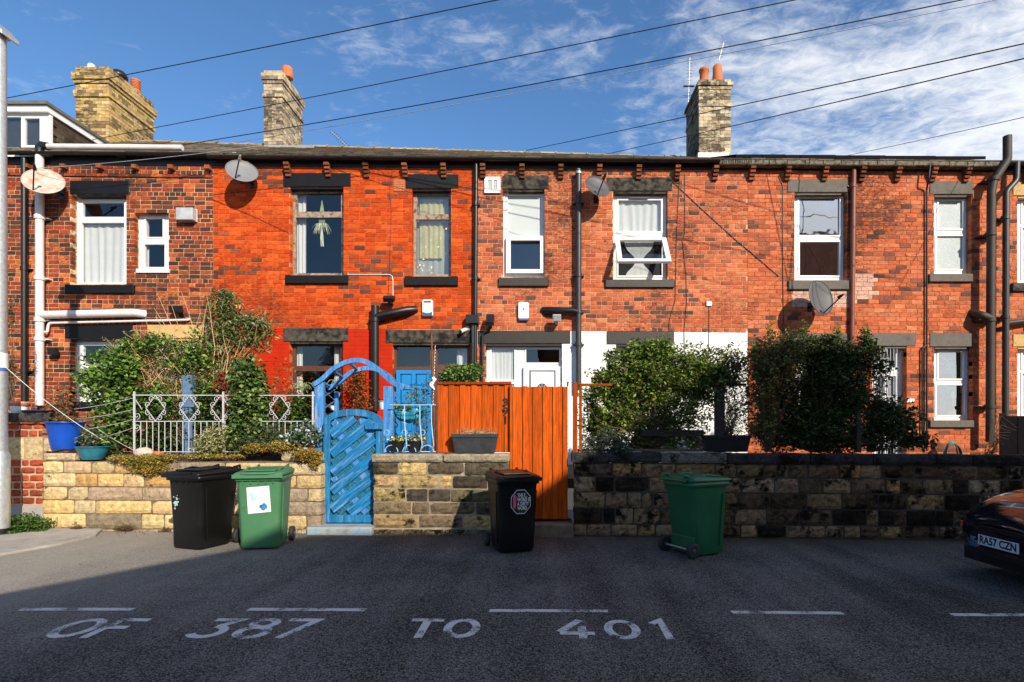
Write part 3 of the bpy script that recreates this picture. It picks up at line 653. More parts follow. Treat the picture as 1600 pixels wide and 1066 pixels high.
# dormer
X1_, D0 = hx(78, 13.3), 13.3; Xl = hx(-90, 13.3); zt_, zb_ = hz(178, 13.3), hz(236, 13.3)
dm = MB().plate(Xl, X1_, zb_ - .3, zt_ , [rectpx(-60, 183, 33, 231, D=13.3), rectpx(38, 185, 62, 227, D=13.3)], 13.3, 13.38).build('dormer', UPVC, HA, bevel=.006)
for r in ((-60, 183, 33, 231), (38, 185, 62, 227)):
    h = rectpx(*r, D=13.3); MB().box(h[0] - .01, h[1] + .01, 13.33, 13.335, h[2] - .01, h[3] + .01).build('pane', GL, dm)
curtain((52, 186, 63, 230), 13.42, CURT, 'white curtain in the dormer window on the left roof', 3, .01)
m = MB()
for j in range(9):
    for i in range(8):
        y0 = 13.4 + i * .30; z0 = zb_ - .25 + j * .115; m.cur = jit((.10, .075, .055), .4)
        if z0 + .11 < zt_ - .03 + 0 * y0: m.box(X1_ - .02, X1_ + random.uniform(0, .01), y0 + (j % 2) * .1, y0 + .29 + (j % 2) * .1, z0, z0 + .108)
m.build('hung_slate', SLATE, dm, kind='stuff')
MB().box(Xl, X1_ - .03, 13.39, 16.0, zb_ - .3, zt_).build('cheek', M('dark_cheek', (.05, .04, .03)), dm)
MB().add([(Xl, 13.2, zt_ + .002), (X1_ + .02, 13.2, zt_ + .002), (X1_ + .02, 16.2, zt_ + .002), (Xl, 16.2, zt_ + .002), (Xl, 13.2, zt_ + .15), (X1_ + .02, 13.2, zt_ + .15), (X1_ + .02, 16.2, zt_ + .15), (Xl, 16.2, zt_ + .15)], [(0, 3, 2, 1), (4, 5, 6, 7), (0, 1, 5, 4), (1, 2, 6, 5), (3, 0, 4, 7)]).build('fascia_board', UPVC, dm)
MB().box(Xl, X1_ + .06, 13.14, 16.2, zt_ + .152, zt_ + .23).build('flat_roof', M('felt', (.12, .12, .11), .9), dm)

# ---- house B
ob1, ob2, ob3, ob4 = opening(458, 292.5, 537, 430), opening(646, 295.5, 705, 432), opening(457, 534.5, 536, 655), opening(616, 536.5, 735, 720)
lb = [(443, 271, 548, 292), (634, 273, 716, 295), (443, 513, 544, 534), (603, 516, 744, 536)]; sb = [(445, 430, 543, 443), (632, 432, 715, 446), (445, 655, 545, 668)]
redr = [((hx(378), hx(620), .3, hz(514)), RPAINT)]
facade(HB, 'B', 333, 745, [ob1, ob2, ob3, ob4], [rectpx(*r) for r in lb + sb], redr, header=0)
for r in lb[:2]: lintel(HB, r, BLK)
lintel(HB, lb[2], GRYD); lintel(HB, lb[3], GRYD)
for r in sb: sill(HB, r, BLK)
window(HB, ob1, [(464, 302, 533, 331), (462, 340, 534, 427)], WOODW, sash=False, label='weathered brown timber window with hanging plant behind it')
FRT = glass('hazy_glass', (.80, .82, .80), .16, .25)
window(HB, ob2, [(652, 304, 701, 335), (650, 343, 701, 429)], WOODW, [FRT, FRT], sash=False, label='weathered timber window with yellow curtain and snowflake stickers')
window(HB, ob3, [(462, 541, 532, 572), (462, 580, 532, 646)], WOODB, sash=False)
window(HB, ob4, [(620, 540, 672, 573), (684, 544, 730, 570), (684, 582, 730, 640), (620, 580, 672, 718)], WOODB, [GL, GL, GL, INT], sash=False, label='brown timber door frame with transom light and side window')
dr = rectpx(620, 579, 674, 720, D=12.09)
mD = MB(); W_ = dr[1] - dr[0]; H_ = dr[3] - dr[2]; hl = []
for cx_ in (.12, .56):
    for cz_, hh in ((.05, .22), (.32, .26), (.63, .16), (.83, .13)): hl.append((dr[0] + W_ * cx_, dr[0] + W_ * (cx_ + .32), dr[2] + H_ * cz_, dr[2] + H_ * (cz_ + hh)))
door = mD.plate(dr[0], dr[1], dr[2], dr[3], hl, 12.04, 12.09).build('door', BLUED, HB, bevel=.004)
m = MB()
for h in hl: m.cbox(h[0] + .005, h[1] - .005, 12.058, 12.09, h[2] + .005, h[3] - .005, .02)
m.build('door_panel', BLUED, door)
MB().lathe((dr[0] + .06, 12.0, 1.9), [(.03, .04), (.03, 0), (.01, -.01)], 12, 'y').build('handle', METAL, door)
curtain((464, 302, 479, 427), 12.3, CURT, 'long white curtain drawn to the left of the brown upper window', 3)
curtain((656, 312, 692, 404), 12.28, CURTY, 'pale yellow curtain behind the hazy upper window', 5)
curtain((464, 541, 473, 646), 12.3, CURT, 'left white curtain in the lower window of the red wall', 2)
curtain((522, 541, 531, 600), 12.3, CURT, 'right white curtain in the lower window of the red wall', 2)
curtain((714, 545, 730, 572), 12.3, CURT, 'short white curtain in the window beside the blue door', 3)
curtain((650, 303, 703, 431), 12.34, M('grey_haze_sheet', (.60, .62, .58), .9, .1, 5, 0, trans=.3), 'grey sheet added as haze behind the yellow curtain upstairs', 6, .01)  # sheet added to give the upper pane its pale haze
m = MB()
for i in range(26):
    a = random.uniform(0, 6.28); rr = random.uniform(.004, .022); px_, py_ = (random.uniform(652, 678), 0) ; py_ = random.uniform(400 + (px_ - 652) * .5, 428)
    if i > 18: px_, py_ = random.uniform(653, 698), random.uniform(350, 400)
    c = P(px_, py_, 12.125); n = 8; m.cur = (1, 1, 1)
    m.add([(c.x + rr * math.cos(k * math.pi / 4), 12.126, c.z + rr * math.sin(k * math.pi / 4)) for k in range(n)], [tuple(range(n))])
m.build('window_sticker', M('cream_print', (.75, .68, .40), .6, .2, 30, 0), HB, kind='stuff')
corbels(HB, (390, 452, 514, 574, 634, 694)); gutter(HB, 333, 746); roof(HB, 333, 745, (.10, .08, .06))
GRB = [(.52, .42, .26), (.44, .36, .25), (.58, .46, .28), (.30, .24, .17), (.38, .30, .22), (.20, .16, .12)]
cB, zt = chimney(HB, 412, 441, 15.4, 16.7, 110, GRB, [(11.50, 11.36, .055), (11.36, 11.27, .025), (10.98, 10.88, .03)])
pot(cB, hx(449, 15.75), 15.75, zt, .15, .32, 1)
m = MB(); x0_ = hx(408, 14.6)
m.add([(x0_ - .5, 14.7, gut(0) + 1.5), (x0_ + 1.3, 14.7, gut(0) + 1.48), (x0_ + 1.1, 15.36, 9.5), (x0_ - .1, 15.36, 9.52), (x0_ - .5, 14.7, gut(0) + 1.3), (x0_ + 1.3, 14.7, gut(0) + 1.28)], [(0, 1, 2, 3), (0, 4, 5, 1)])
m.build('lead_flashing', METAL, cB)

# ---- house C
oc1, oc2, oc3, oc4 = opening(786, 296.5, 851, 433), opening(958, 299.5, 1041, 437), opening(760, 537.5, 878, 720), opening(962, 538.5, 1042, 650)
lc = [(785, 275, 857, 296), (948, 278, 1050, 299), (747, 517, 891, 537), (948, 518, 1053, 538)]; sc_ = [(779, 434, 857, 447), (946, 437, 1054, 449), (948, 650, 1056, 662)]
whr = [((hx(878), hx(1168), .3, hz(518)), WPAINT)]
facade(HC, 'C', 745, 1168, [oc1, oc2, oc3, oc4], [rectpx(*r) for r in lc + sc_], whr, header=6)
lintel(HC, lc[0], GRYD); lintel(HC, lc[1], GRYD); lintel(HC, lc[2], BRN); lintel(HC, lc[3], BRN)
for r in sc_[:2]: sill(HC, r, BRN)
sill(HC, sc_[2], BRN)
window(HC, oc1, [(793, 306, 846, 369), (797, 374, 845, 422)], UPVC, [BLIND, glass('grey_hazy_glass', (.5, .52, .52), .14, .12)], label='white sash window with a pale blind above and grey pane below')
r_ = rectpx(791, 369, 850, 427, D=12.06); rh = rectpx(798, 376, 844, 421, D=12.06)
MB().plate(r_[0], r_[1], r_[2], r_[3], [rh], 12.045, 12.085).build('lower_sash', UPVC, HC, bevel=.005)
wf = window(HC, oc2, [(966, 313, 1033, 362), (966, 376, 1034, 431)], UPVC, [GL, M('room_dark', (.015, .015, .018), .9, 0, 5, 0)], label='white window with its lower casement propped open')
for yy in ((311, 313),):
    pass
MB().box(*rectpx(984, 308, 1014, 310, D=12.08)[:2], 12.078, 12.085, *rectpx(984, 308, 1014, 310, D=12.08)[2:]).build('trickle_vent', INKK, wf)
# open casement, hinged along its top edge and swung out
cs = thing0('x', '', '') ; bpy.data.objects.remove(cs)
a_, b_, c_, d_ = rectpx(960, 374, 1040, 434, D=12.08)
m = MB(); Wc, Hc = b_ - a_, d_ - c_
m.plate(-Wc / 2, Wc / 2, -Hc, 0, [(-Wc / 2 + .10, Wc / 2 - .10, -Hc + .09, -.08)], -.035, .025)
cas = m.build('casement', UPVC, wf, bevel=.005); cas.location = ((a_ + b_) / 2, 12.05, d_); cas.rotation_euler = (R(-37), 0, 0)
g_ = MB().box(-Wc / 2 + .095, Wc / 2 - .095, -.006, 0, -Hc + .085, -.075).build('pane', GL, wf); g_.location = cas.location; g_.rotation_euler = cas.rotation_euler
curtain((966, 312, 1034, 364), 12.22, CURT, 'bright white curtain behind the upper light of the propped open window', 7)
curtain((975, 366, 1022, 434), 12.135, CURT, 'white curtain tied in the middle behind the propped open casement', 3, .005, pinch=.62)
dw = window(HC, oc3, [(768, 546, 804, 594), (822, 546, 874, 567), (768, 600, 804, 716), (818, 573, 876, 718)], UPVC, [GL, GL, UPVC, UPVC], label='white front door unit with side light and transom')
pd_ = rectpx(818, 573, 876, 718, D=12.09); dl = MB().plate(pd_[0], pd_[1], pd_[2], pd_[3], [rectpx(827, 579, 868, 655, D=12.09)], 12.06, 12.10).build('door', UPVC, HC, bevel=.004)
h = rectpx(829, 581, 866, 653, D=12.09); MB().cbox(h[0], h[1], 12.068, 12.10, h[2], h[3], .018).build('door_panel', UPVC, dl)
cz = P(847, 607, 12.06); MB().prism([(cz.x + .11 * math.cos(R(k * 15)), cz.z + .11 * math.sin(R(k * 15))) for k in range(13)], 12.060, 12.07).build('fanlight', M('fanlight_glass', (.05, .06, .08), .1, 0, 5, 0), dl)
m = MB()
for k in range(1, 4):
    th = R(k * 45); m.tube([(cz.x, 12.056, cz.z), (cz.x + .11 * math.cos(th), 12.056, cz.z + .11 * math.sin(th))], .005, 4)
m.tube(arc((cz.x, cz.z), .115, 0, 180, 12, 12.056), .007, 4); m.build('fanlight_bars', UPVC, dl)
curtain((767, 546, 805, 600), 12.2, CURT, 'pleated white net curtain in the side light of the white door', 8, .012)
window(HC, oc4, [(970, 549, 1034, 575), (970, 583, 1034, 642)], M('grey_frame', (.5, .5, .46), .6), sash=False)
corbels(HC, (755, 816, 876, 936, 997, 1057, 1116)); gutter(HC, 746, 1120); gutter(HC, 1120, 1168, MOSS, stone=True, dz=.02); roof(HC, 745, 1168, (.11, .09, .065))
CRB = [(.52, .43, .27), (.46, .37, .23), (.40, .33, .22), (.56, .48, .33), (.18, .14, .10)]
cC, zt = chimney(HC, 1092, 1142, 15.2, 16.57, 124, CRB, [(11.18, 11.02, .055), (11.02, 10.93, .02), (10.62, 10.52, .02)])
pot(cC, hx(1100, 15.5), 15.5, zt, .13, .48, 0); pot(cC, hx(1121, 15.45), 15.45, zt, .135, .55, 1)
MB().box(hx(1090, 15.1), hx(1138, 15.1), 15.05, 15.19, 8.85, hz(240, 15.1)).build('mortar_fillet', WPAINT, cC)
MB().lathe((hx(1051, 16.3), 16.3, ridge(3.6) - .05), [(.1, 0), (.1, .09), (.12, .1), (.12, .14), (.06, .17), (.01, .18)], 14).build('ridge_vent', TERRA, HC)

# ---- house D
od1, od2, od3, od4, od5 = opening(1241, 301.5, 1318, 438), opening(1459, 304.5, 1510, 428), opening(1363, 541, 1410, 720), opening(1459, 542, 1512, 657), opening(1243, 541, 1318, 650)
ldd = [(1230, 281, 1324, 301), (1452, 284, 1520, 304), (1353, 521, 1430, 541), (1452, 521, 1520, 542), (1232, 521, 1325, 540)]; sd = [(1233, 438, 1327, 452), (1453, 428, 1521, 440), (1454, 657, 1525, 668), (1234, 650, 1328, 662)]
facade(HD, 'D', 1168, 1556, [od1, od2, od3, od4, od5], [rectpx(*r) for r in ldd + sd], header=0)
for r in ldd: lintel(HD, r, GRY)
for r in sd: sill(HD, r, GRY)
GLR = glass('sky_mirror_glass', (.35, .38, .40), .62)
window(HD, od1, [(1248, 309, 1312, 368), (1249, 378, 1312, 431)], UPVC, [GLR, GLR], label='large white upper window with clear dark panes')
window(HD, od2, [(1466, 314, 1504, 358), (1463, 369, 1505, 421)], UPVC, [FROST, FROST], label='white upper window with frosted panes')
window(HD, od4, [(1466, 550, 1505, 592), (1463, 602, 1507, 649)], UPVC, [GLR, GLR], label='white lower window reflecting the sky')
window(HD, od5, [(1252, 549, 1310, 575), (1252, 583, 1310, 642)], UPVC, sash=False)
window(HD, od3, [(1366, 544, 1400, 574), (1370, 588, 1383, 716), (1387, 588, 1400, 716)], UPVC, [GL, GL, GL], sash=False, label='white glazed front door with transom', fy=12.16)
curtain((1366, 544, 1402, 576), 12.28, M('grey_curtain', (.35, .38, .42), .9, .1, 5, 0), 'grey curtain behind the transom over the grilled door', 6)
curtain((1368, 586, 1402, 700), 12.28, M('grey_curtain', (.35, .38, .42), .9, .1, 5, 0), 'long grey curtain behind the grilled glazed door', 6)
gr = rectpx(1364, 542, 1404, 720, D=12.02); m = MB()
for i in range(8): x = gr[0] + .03 + i * (gr[1] - gr[0] - .06) / 7; m.tube([(x, 12.03, gr[2]), (x, 12.03, gr[3])], .007, 5)
for zz in (542.5, 574, 583, 620, 660): z = hz(zz, 12.02); m.tube([(gr[0], 12.03, z), (gr[1], 12.03, z)], .009, 5)
for zz in (558, 602): c = P(1384, zz, 12.02); m.tube([(c.x, 12.02, c.z + .2), (c.x - .1, 12.02, c.z - .18), (c.x + .1, 12.02, c.z - .18), (c.x, 12.02, c.z + .2)], .007, 5)
m.build('security_grille', IRON, HD)
corbels(HD, (1173, 1228, 1286, 1344, 1399, 1454, 1506)); gutter(HD, 1168, 1556, MOSS, stone=True, dz=.02); roof(HD, 1168, 1556, (.15, .12, .09))
# ---- house E
oe1, oe2 = opening(1589, 306.5, 1665, 442), opening(1589, 542.5, 1665, 655)
le = [(1582, 285, 1690, 306), (1582, 523, 1690, 542)]; se = [(1583, 442, 1690, 455), (1583, 655, 1690, 668)]
facade(HE, 'E', 1556, 1760, [oe1, oe2], [rectpx(*r) for r in le + se], header=5)
for r in le: lintel(HE, r, CRM)
for r in se: sill(HE, r, GRYD)
window(HE, oe1, [(1597, 317, 1655, 348), (1597, 356, 1655, 435)], UPVC, [BLIND, FROST]); window(HE, oe2, [(1597, 551, 1655, 576), (1597, 584, 1655, 648)], UPVC, [BLIND, FROST])
corbels(HE, (1600, 1660, 1720)); gutter(HE, 1556, 1760); roof(HE, 1556, 1760)

# ------------------------------------------------------------------ number plates and things fixed on the walls
o = textmesh('389', .11, P(1423, 626, 11.975), (R(90), 0, 0), WHT, None, 'house_number', off=.004); o.parent = HD
def pipe(pts, r, mat, label, name='drainpipe', collars=(), cat='drainpipe', D=11.9):
    V = [P(a, b, c if c else D) for a, b, c in [(*q, None) if len(q) == 2 else q for q in pts]]
    # soften corners
    out = [V[0]]
    for i in range(1, len(V) - 1):
        a, b, c = V[i - 1], V[i], V[i + 1]; l = min((b - a).length, (c - b).length, .12) * .5
        p, q = b + (a - b).normalized() * l, b + (c - b).normalized() * l
        for t in (0, .25, .5, .75, 1): out.append((p.lerp(b, t)).lerp(b.lerp(q, t), t))
    out.append(V[-1])
    t = thing0(name, label, cat, loc=tuple(V[-1] if V[-1].z < V[0].z else V[0]))
    adopt(t, MB().tube(out, r, 14).build('pipe', mat))
    for (a, b) in collars:
        c = P(a, b, D); adopt(t, MB().tube([c + Vector((0, 0, .04)), c - Vector((0, 0, .04))], r * 1.25, 14).build('collar', mat))
        adopt(t, MB().box(c.x - r * 2.0, c.x + r * 2.0, c.y + r * .4, HY, c.z - .012, c.z + .012).build('bracket', mat))
    return t
pipe([(38, 247), (38, 632)], .058, BPIP, 'black downpipe at the far left edge of the dark brick house', collars=[(38, 420), (38, 580)])
t = pipe([(62, 238), (62, 634)], .078, WPIP, 'pale grey soil pipe running down the dark brick house', 'soil_pipe', [(62, 340), (62, 435), (62, 500), (62, 530)], D=11.86)
adopt(t, MB().tube([P(62, 240, 11.86), P(62, 231, 11.86), P(66, 227, 11.86), P(75, 229, 11.86)], .082, 12).build('elbow', BPLA))
adopt(t, MB().tube([P(62, 492, 11.86), P(75, 492, 11.86), P(210, 489, 11.88), P(228, 491, 12.02)], .085, 14).build('branch', WPIP))
pipe([(75, 229), (285, 231)], .058, WPIP, 'long pale overflow pipe lying along the gutter at left', 'overflow_pipe', D=11.75)
pipe([(69, 519, 11.86), (74, 519, 11.9), (76, 505, 11.92), (293, 500, 11.93), (297, 499, 12.01)], .026, WPIP, 'thin pale waste pipe sloping above the lower left lintels', 'waste_pipe')
t = pipe([(586, 478), (586, 642)], .082, BPIP, 'black soil pipe on the red wall between window and blue door', 'soil_pipe', [(586, 500), (586, 625)], D=11.85)
adopt(t, MB().tube([P(586, 496, 11.85), P(600, 492, 11.85), P(636, 485, 11.88), P(650, 484, 12.01)], .088, 14).build('branch', BPIP))
pipe([(744, 254, 11.9), (742, 620, 11.9)], .045, BPIP, 'black downpipe between the orange house and the middle house', collars=[(743, 319), (743, 435)])
t = pipe([(904, 266), (904, 610)], .062, GPIP, 'dark grey soil pipe beside the white painted wall', 'soil_pipe', [(904, 316), (904, 430), (904, 487), (904, 538)], D=11.87)
adopt(t, MB().tube([P(904, 488, 11.87), P(896, 486, 11.87), P(862, 485, 11.88), P(848, 485, 12.01)], .075, 14).build('branch', BPIP))
adopt(t, MB().lathe(tuple(P(904, 269, 11.87)), [(.07, -.04), (.07, 0), (.045, .03), (.045, .06), (.01, .075)], 14).build('vent_cap', METAL))
pipe([(1334, 264, 11.93), (1331, 540, 11.93)], .05, RPIP, 'reddish brown downpipe right of the large upper window', collars=[(1333, 290)], D=11.93)
pipe([(1454, 252), (1451, 280), (1448, 295, 11.95), (1448, 705, 11.95)], .018, BPIP, 'thin black pipe left of the frosted upper window', 'cable_pipe', D=11.8)
pipe([(1447, 540, 11.95), (1441, 543, 11.95), (1441, 680, 11.95)], .018, BPIP, 'short thin black pipe hooked beside the lower right window', 'cable_pipe')
pipe([(1574, 213), (1574, 250), (1552, 284), (1549, 300), (1547, 690)], .082, BRPIP, 'tall rusty brown soil pipe rising above the roof at right', 'soil_pipe', [(1553, 280), (1548, 366), (1547, 500), (1547, 635)], D=11.75)
pipe([(1547, 498, 11.75), (1535, 493, 11.75), (1517, 489, 12.01)], .085, BRPIP, 'stub branch joining the rusty brown soil pipe', 'pipe_branch')
pipe([(1589, 254), (1588, 282), (1572, 300), (1571, 655)], .062, GPIP, 'dark grey downpipe right of the rusty brown soil pipe', 'soil_pipe', [(1571, 340), (1571, 495)], D=11.8)
pipe([(1573, 505, 11.8), (1640, 497, 11.9)], .05, GPIP, 'grey side pipe running right out of the picture', 'waste_pipe')
def hopper():
    t = thing0('rain_hopper', 'black box hopper on the downpipe beside the security camera', 'hopper', loc=tuple(P(738, 506, 11.9)))
    r = rectpx(728, 492, 748, 506, D=11.85); adopt(t, MB().box(r[0], r[1], 11.8, 11.98, r[2], r[3]).build('box', BPIP, bevel=.01)); r = rectpx(732, 489, 745, 493, D=11.85)
    adopt(t, MB().tube([P(739, 506, 11.9), P(739, 620, 11.9)], .035, 10).build('outlet', GPIP))
hopper()
t = pipe([(767, 506), (765, 515), (754, 521), (753, 610)], .026, BPIP, 'thin black waste pipe with elbow left of the white door', 'waste_pipe', D=11.92)
def light(px, py, D, w_, h_, label, mat=BPLA, tilt=25, face=METAL):
    c = P(px, py, D); t = thing0('flood_light', label, 'wall light', loc=(c.x, HY, c.z))
    q = MB().box(-w_ / 2, w_ / 2, -.06, .06, -h_ / 2, h_ / 2).build('housing', mat, bevel=.01); q.rotation_euler = (R(tilt), 0, 0); q.parent = t; q.location = (0, D - HY, 0)
    g2 = MB().box(-w_ * .42, w_ * .42, -.066, -.061, -h_ * .40, h_ * .40).build('lens', face, t); g2.rotation_euler = q.rotation_euler; g2.location = q.location
    MB().box(-.03, .03, D - HY, -.01, -.06 - h_ * .3, -.02).build('bracket', mat, t)
light(275, 483, 11.8, .24, .14, 'black double security light above the thin waste pipe', tilt=15, face=BPLA)
light(608, 467, 11.8, .24, .10, 'black sensor light on the orange brick fed by a white cable', tilt=40, face=BPLA)
light(766, 500, 11.8, .17, .24, 'black floodlight right of the box hopper', tilt=-35, face=BPLA)
light(870, 497, 11.75, .18, .15, 'pale grey floodlight under the black pipe branch', mat=METAL, tilt=15)
light(83, 549, 11.85, .16, .15, 'round black wall lamp right of the pale soil pipe', tilt=10, face=BPLA)
c = P(725, 514, 11.8); t = thing0('security_camera', 'small white bullet camera left of the box hopper', 'camera', loc=(c.x, HY, c.z))
q = MB().tube([(.05, 0, .04), (-.08, -.16, -.05)], .045, 12).build('camera_body', WPIP, t); MB().lathe((.06, 0, .04), [(.055, 0), (.055, -.03), (.02, -.06)], 12, 'y').build('mount', WPIP, t)
MB().tube([(-.08, -.16, -.05), (-.085, -.166, -.053)], .035, 12).build('lens', INKK, t)
def alarm(px, py, label, blue):
    c = P(px, py, 11.93); t = thing0('alarm_box', label, 'alarm box', loc=(c.x, HY, c.z - .17))
    pl = [(-.115, .02), (-.10, 0), (.10, 0), (.115, .02), (.115, .33), (.09, .36), (-.09, .36), (-.115, .33)]
    MB().prism(pl, -.09, -.005).build('cover', UPVC, t, bevel=.012)
    if blue: MB().prism([(-.105, .008), (.105, .008), (.105, .09), (0, .06), (-.105, .09)], -.094, -.091).build('blue_badge', M('blue_lens', (.03, .12, .26), .3), t); MB().box(-.08, .08, -.094, -.091, .29, .33).build('louvre', GRY, t)
    else: MB().box(-.10, .10, -.085, .0, -.035, -.002).build('blue_lens', M('violet_blue_lens', (.06, .09, .35), .3), t); MB().prism([(-.02, .19), (.03, .19), (0, .25)], -.094, -.091).build('badge', INKB, t)
alarm(668, 482, 'white and blue burglar alarm box above the blue door', True); alarm(818, 486, 'plain white burglar alarm box above the white door', False)
t = thing0('extractor_vent', 'grey extractor vent hood beside the small upper window', 'vent', loc=tuple(P(289, 345, HY)))
r = rectpx(276, 325, 302, 344, D=11.85); adopt(t, MB().prism([(r[0], r[2]), (r[1], r[2]), (r[1], r[3]), (r[0], r[3])], 11.82, HY).build('hood', M('pale_grey_plastic', (.42, .43, .45), .5), bevel=.01))
r = rectpx(280, 327, 308, 347, D=11.97); adopt(t, MB().box(r[0], r[1], 11.965, HY - .011, r[2], r[3]).build('backplate', M('pale_beige_plastic', (.55, .52, .46), .5)))
t = thing0('wall_vent', 'square white louvred vent left of the white sash window', 'vent', loc=tuple(P(770, 302, HY)))
r = rectpx(757, 277, 782, 302, D=11.97); adopt(t, MB().plate(*r, [(r[0] + .08, r[0] + .16, r[2] + .07, r[3] - .07), (r[0] + .20, r[0] + .28, r[2] + .07, r[3] - .07)], 11.95, 11.985).build('cover', UPVC, bevel=.004))
for xx in (.08, .20):
    m = MB(); m.box(r[0] + xx + .037, r[0] + xx + .043, 11.966, 11.972, r[2] + .07, r[3] - .07)
    for k in range(12):
        z = r[2] + .075 + k * .018; m.box(r[0] + xx, r[0] + xx + .08, 11.965, 11.97, z, z + .011)
    adopt(t, tag(m.build('louvre', WPIP), kind='stuff')); adopt(t, MB().box(r[0] + .07, r[0] + .29, 11.975, 11.98, r[2] + .06, r[3] - .06).build('backing', INKK))
for r_, hs2 in (((615, 279, 633, 299), HB), ((1520, 290, 1537, 311), HD)):
    r = rectpx(*r_, D=11.98); W_, H_ = r[1] - r[0], r[3] - r[2]
    hl = [(r[0] + W_ * (i + .3) / 7, r[0] + W_ * (i + .75) / 7, r[2] + H_ * (j + .3) / 7, r[2] + H_ * (j + .75) / 7) for i in range(7) for j in range(7)]
    MB().plate(*r, hl, 11.975, 11.99).build('air_brick', TERRA, hs2); MB().box(r[0], r[1], 11.991, 11.9915, r[2], r[3]).build('air_brick_void', INKK, hs2)
def dish(px, py, D, rad, yaw, pitch, mat, label, arm=True, asp=.92, roll=0):
    c = P(px, py, D); t = thing0('satellite_dish', label, 'satellite dish', 'satellite dishes', loc=(c.x, HY, c.z))
    m = MB(); m.smooth = True; n = 32; K = 6; vs = [(0, .05, 0)]
    for k in range(1, K + 1):
        rr = rad * k / K
        for j in range(n): th = 2 * math.pi * j / n; vs.append((rr * math.cos(th) * asp, .05 - .05 * (k / K) ** 2, rr * math.sin(th)))
    fs = [(0, 1 + j, 1 + (j + 1) % n) for j in range(n)] + [(1 + (k - 1) * n + j, 1 + k * n + j, 1 + k * n + (j + 1) % n, 1 + (k - 1) * n + (j + 1) % n) for k in range(1, K) for j in range(n)]
    m.add(vs, fs)
    rim = [(rad * math.cos(2 * math.pi * j / n) * asp, 0, rad * math.sin(2 * math.pi * j / n)) for j in range(n + 1)]
    o = m.build('reflector', mat, t); so = o.modifiers.new('s', 'SOLIDIFY'); so.thickness = .006
    e = (R(pitch), R(roll), R(yaw)); o.rotation_euler = e; o.location = (0, D - HY, 0)
    q = MB().tube(rim, .008, 6, cap=False).build('rim', mat, t); q.rotation_euler = e; q.location = o.location
    Mx = o.rotation_euler.to_matrix(); b = Vector((0, D - HY, 0))
    if arm:
        p0 = b + Mx @ Vector((0, .02, -rad * .93)); p1 = b + Mx @ Vector((0, -rad * 1.15, -rad * .45))
        MB().tube([p0, p1], .013, 8).build('arm', BPLA, t); MB().tube([p1 - Mx @ Vector((0, .07, -.03)), p1 + Mx @ Vector((0, .05, .01))], [.02, .035], 12).build('receiver', BPLA if mat is not DISHG else METAL, t)
    MB().tube([b + Mx @ Vector((0, .06, -.05)), (0, -.12, -.1), (0, -.01, -.1)], .02, 8).build('mount', BPLA, t); MB().box(-.05, .05, -.012, 0, -.2, .0).build('wall_plate', BPLA, t)
dish(68, 283, 11.55, .37, 20, -32, DISHR, 'rust-streaked pale dish on the soil pipe at far left', arm=True, roll=20)
dish(378, 267, 11.6, .325, 18, -32, DISHG, 'grey dish high on the orange wall beneath the gutter', roll=22)
dish(934, 291, 11.58, .29, 16, -26, DISHD, 'dark grey dish beside the grey soil pipe and propped open window', roll=12)
dish(1283, 465, 11.5, .375, 24, -10, DISHD, 'large dark dish below the sill of the large upper window', roll=0)
# aerials
def aerial(base, top, label, tilt=1):
    t = thing0('tv_aerial', label, 'aerial', 'roof aerials', loc=tuple(base)); L_ = Vector(top) - Vector(base)
    MB().tube([(0, 0, 0), L_], .012, 6).build('mast', METAL, t); return t, L_
b, tp = P(1075, 170, 16.9), P(1078, 90, 16.9)
t, L_ = aerial(b, tp, 'tall mast aerial standing left of the tall right chimney'); m = MB()
for k in range(8): p = L_ * (.55 + k * .065); m.tube([p - Vector((.09, 0, -.01)), p + Vector((.09, 0, .01))], .007, 4)
p = L_ * .44; m.tube([p - Vector((.17, 0, 0)), p + Vector((.17, 0, 0))], .03, 6); p = L_ * .25; m.tube([p - Vector((.18, 0, -.02)), p + Vector((.16, 0, .02))], .01, 4)
m.build('element', BPLA, t)
b, tp = P(1123, 95, 15.9), P(1131, 66, 15.9)
t, L_ = aerial(b, tp, 'short aerial above the terracotta pots of the tall right chimney'); m = MB()
for k in range(5): p = L_ * (.15 + k * .2); m.tube([p - Vector((.10, 0, -.03)), p + Vector((.10, 0, .03))], .008, 4)
m.build('element', BPLA, t)
b, tp = P(546, 232, 16.6), P(517, 205, 16.6)
t, L_ = aerial(b, tp, 'thin tilted aerial behind the ridge right of the narrow chimney'); m = MB(); pr = Vector((.05, 0, -.05))
for k in range(9): p = L_ * (.1 + k * .11); m.tube([p - Vector((.04, 0, .04)), p + Vector((.04, 0, .04))], .007, 4)
m.build('element', BPLA, t)
MB().tube([P(546, 240, 16.6), P(546, 232, 16.6)], .012, 5).build('pole', METAL, None); bpy.data.objects['pole'].parent = t; bpy.data.objects['pole'].location = -b
# solar panels
SOLM = M('solar_panel_black', (.012, .013, .018), .95, .1, 5, 0, spec=.02)
t = thing0('solar_array', 'black solar panels above the mossy gutter right of the chimney', 'solar panels', loc=tuple(P(1330, 252, 12.3)))
for i in range(5):
    a, b = hx(1145 + i * 77, 12.2), hx(1145 + (i + 1) * 77 - 1, 12.2); z0 = hz(250.5, 12.2) - i * .0; 
    z0 = hz(248.5 + i * .7, 12.0) + .03; m = MB()
    m.add([(a, 12.0, z0), (b, 12.0, z0), (b, 13.8, z0 + .84), (a, 13.8, z0 + .84), (a, 12.0, z0 + .07), (b, 12.0, z0 + .07), (b, 13.8, z0 + .90), (a, 13.8, z0 + .90)], [(0, 3, 2, 1), (4, 5, 6, 7), (0, 1, 5, 4), (1, 2, 6, 5), (3, 0, 4, 7), (2, 3, 7, 6)])
    adopt(t, m.build('solar_panel', SOLM))
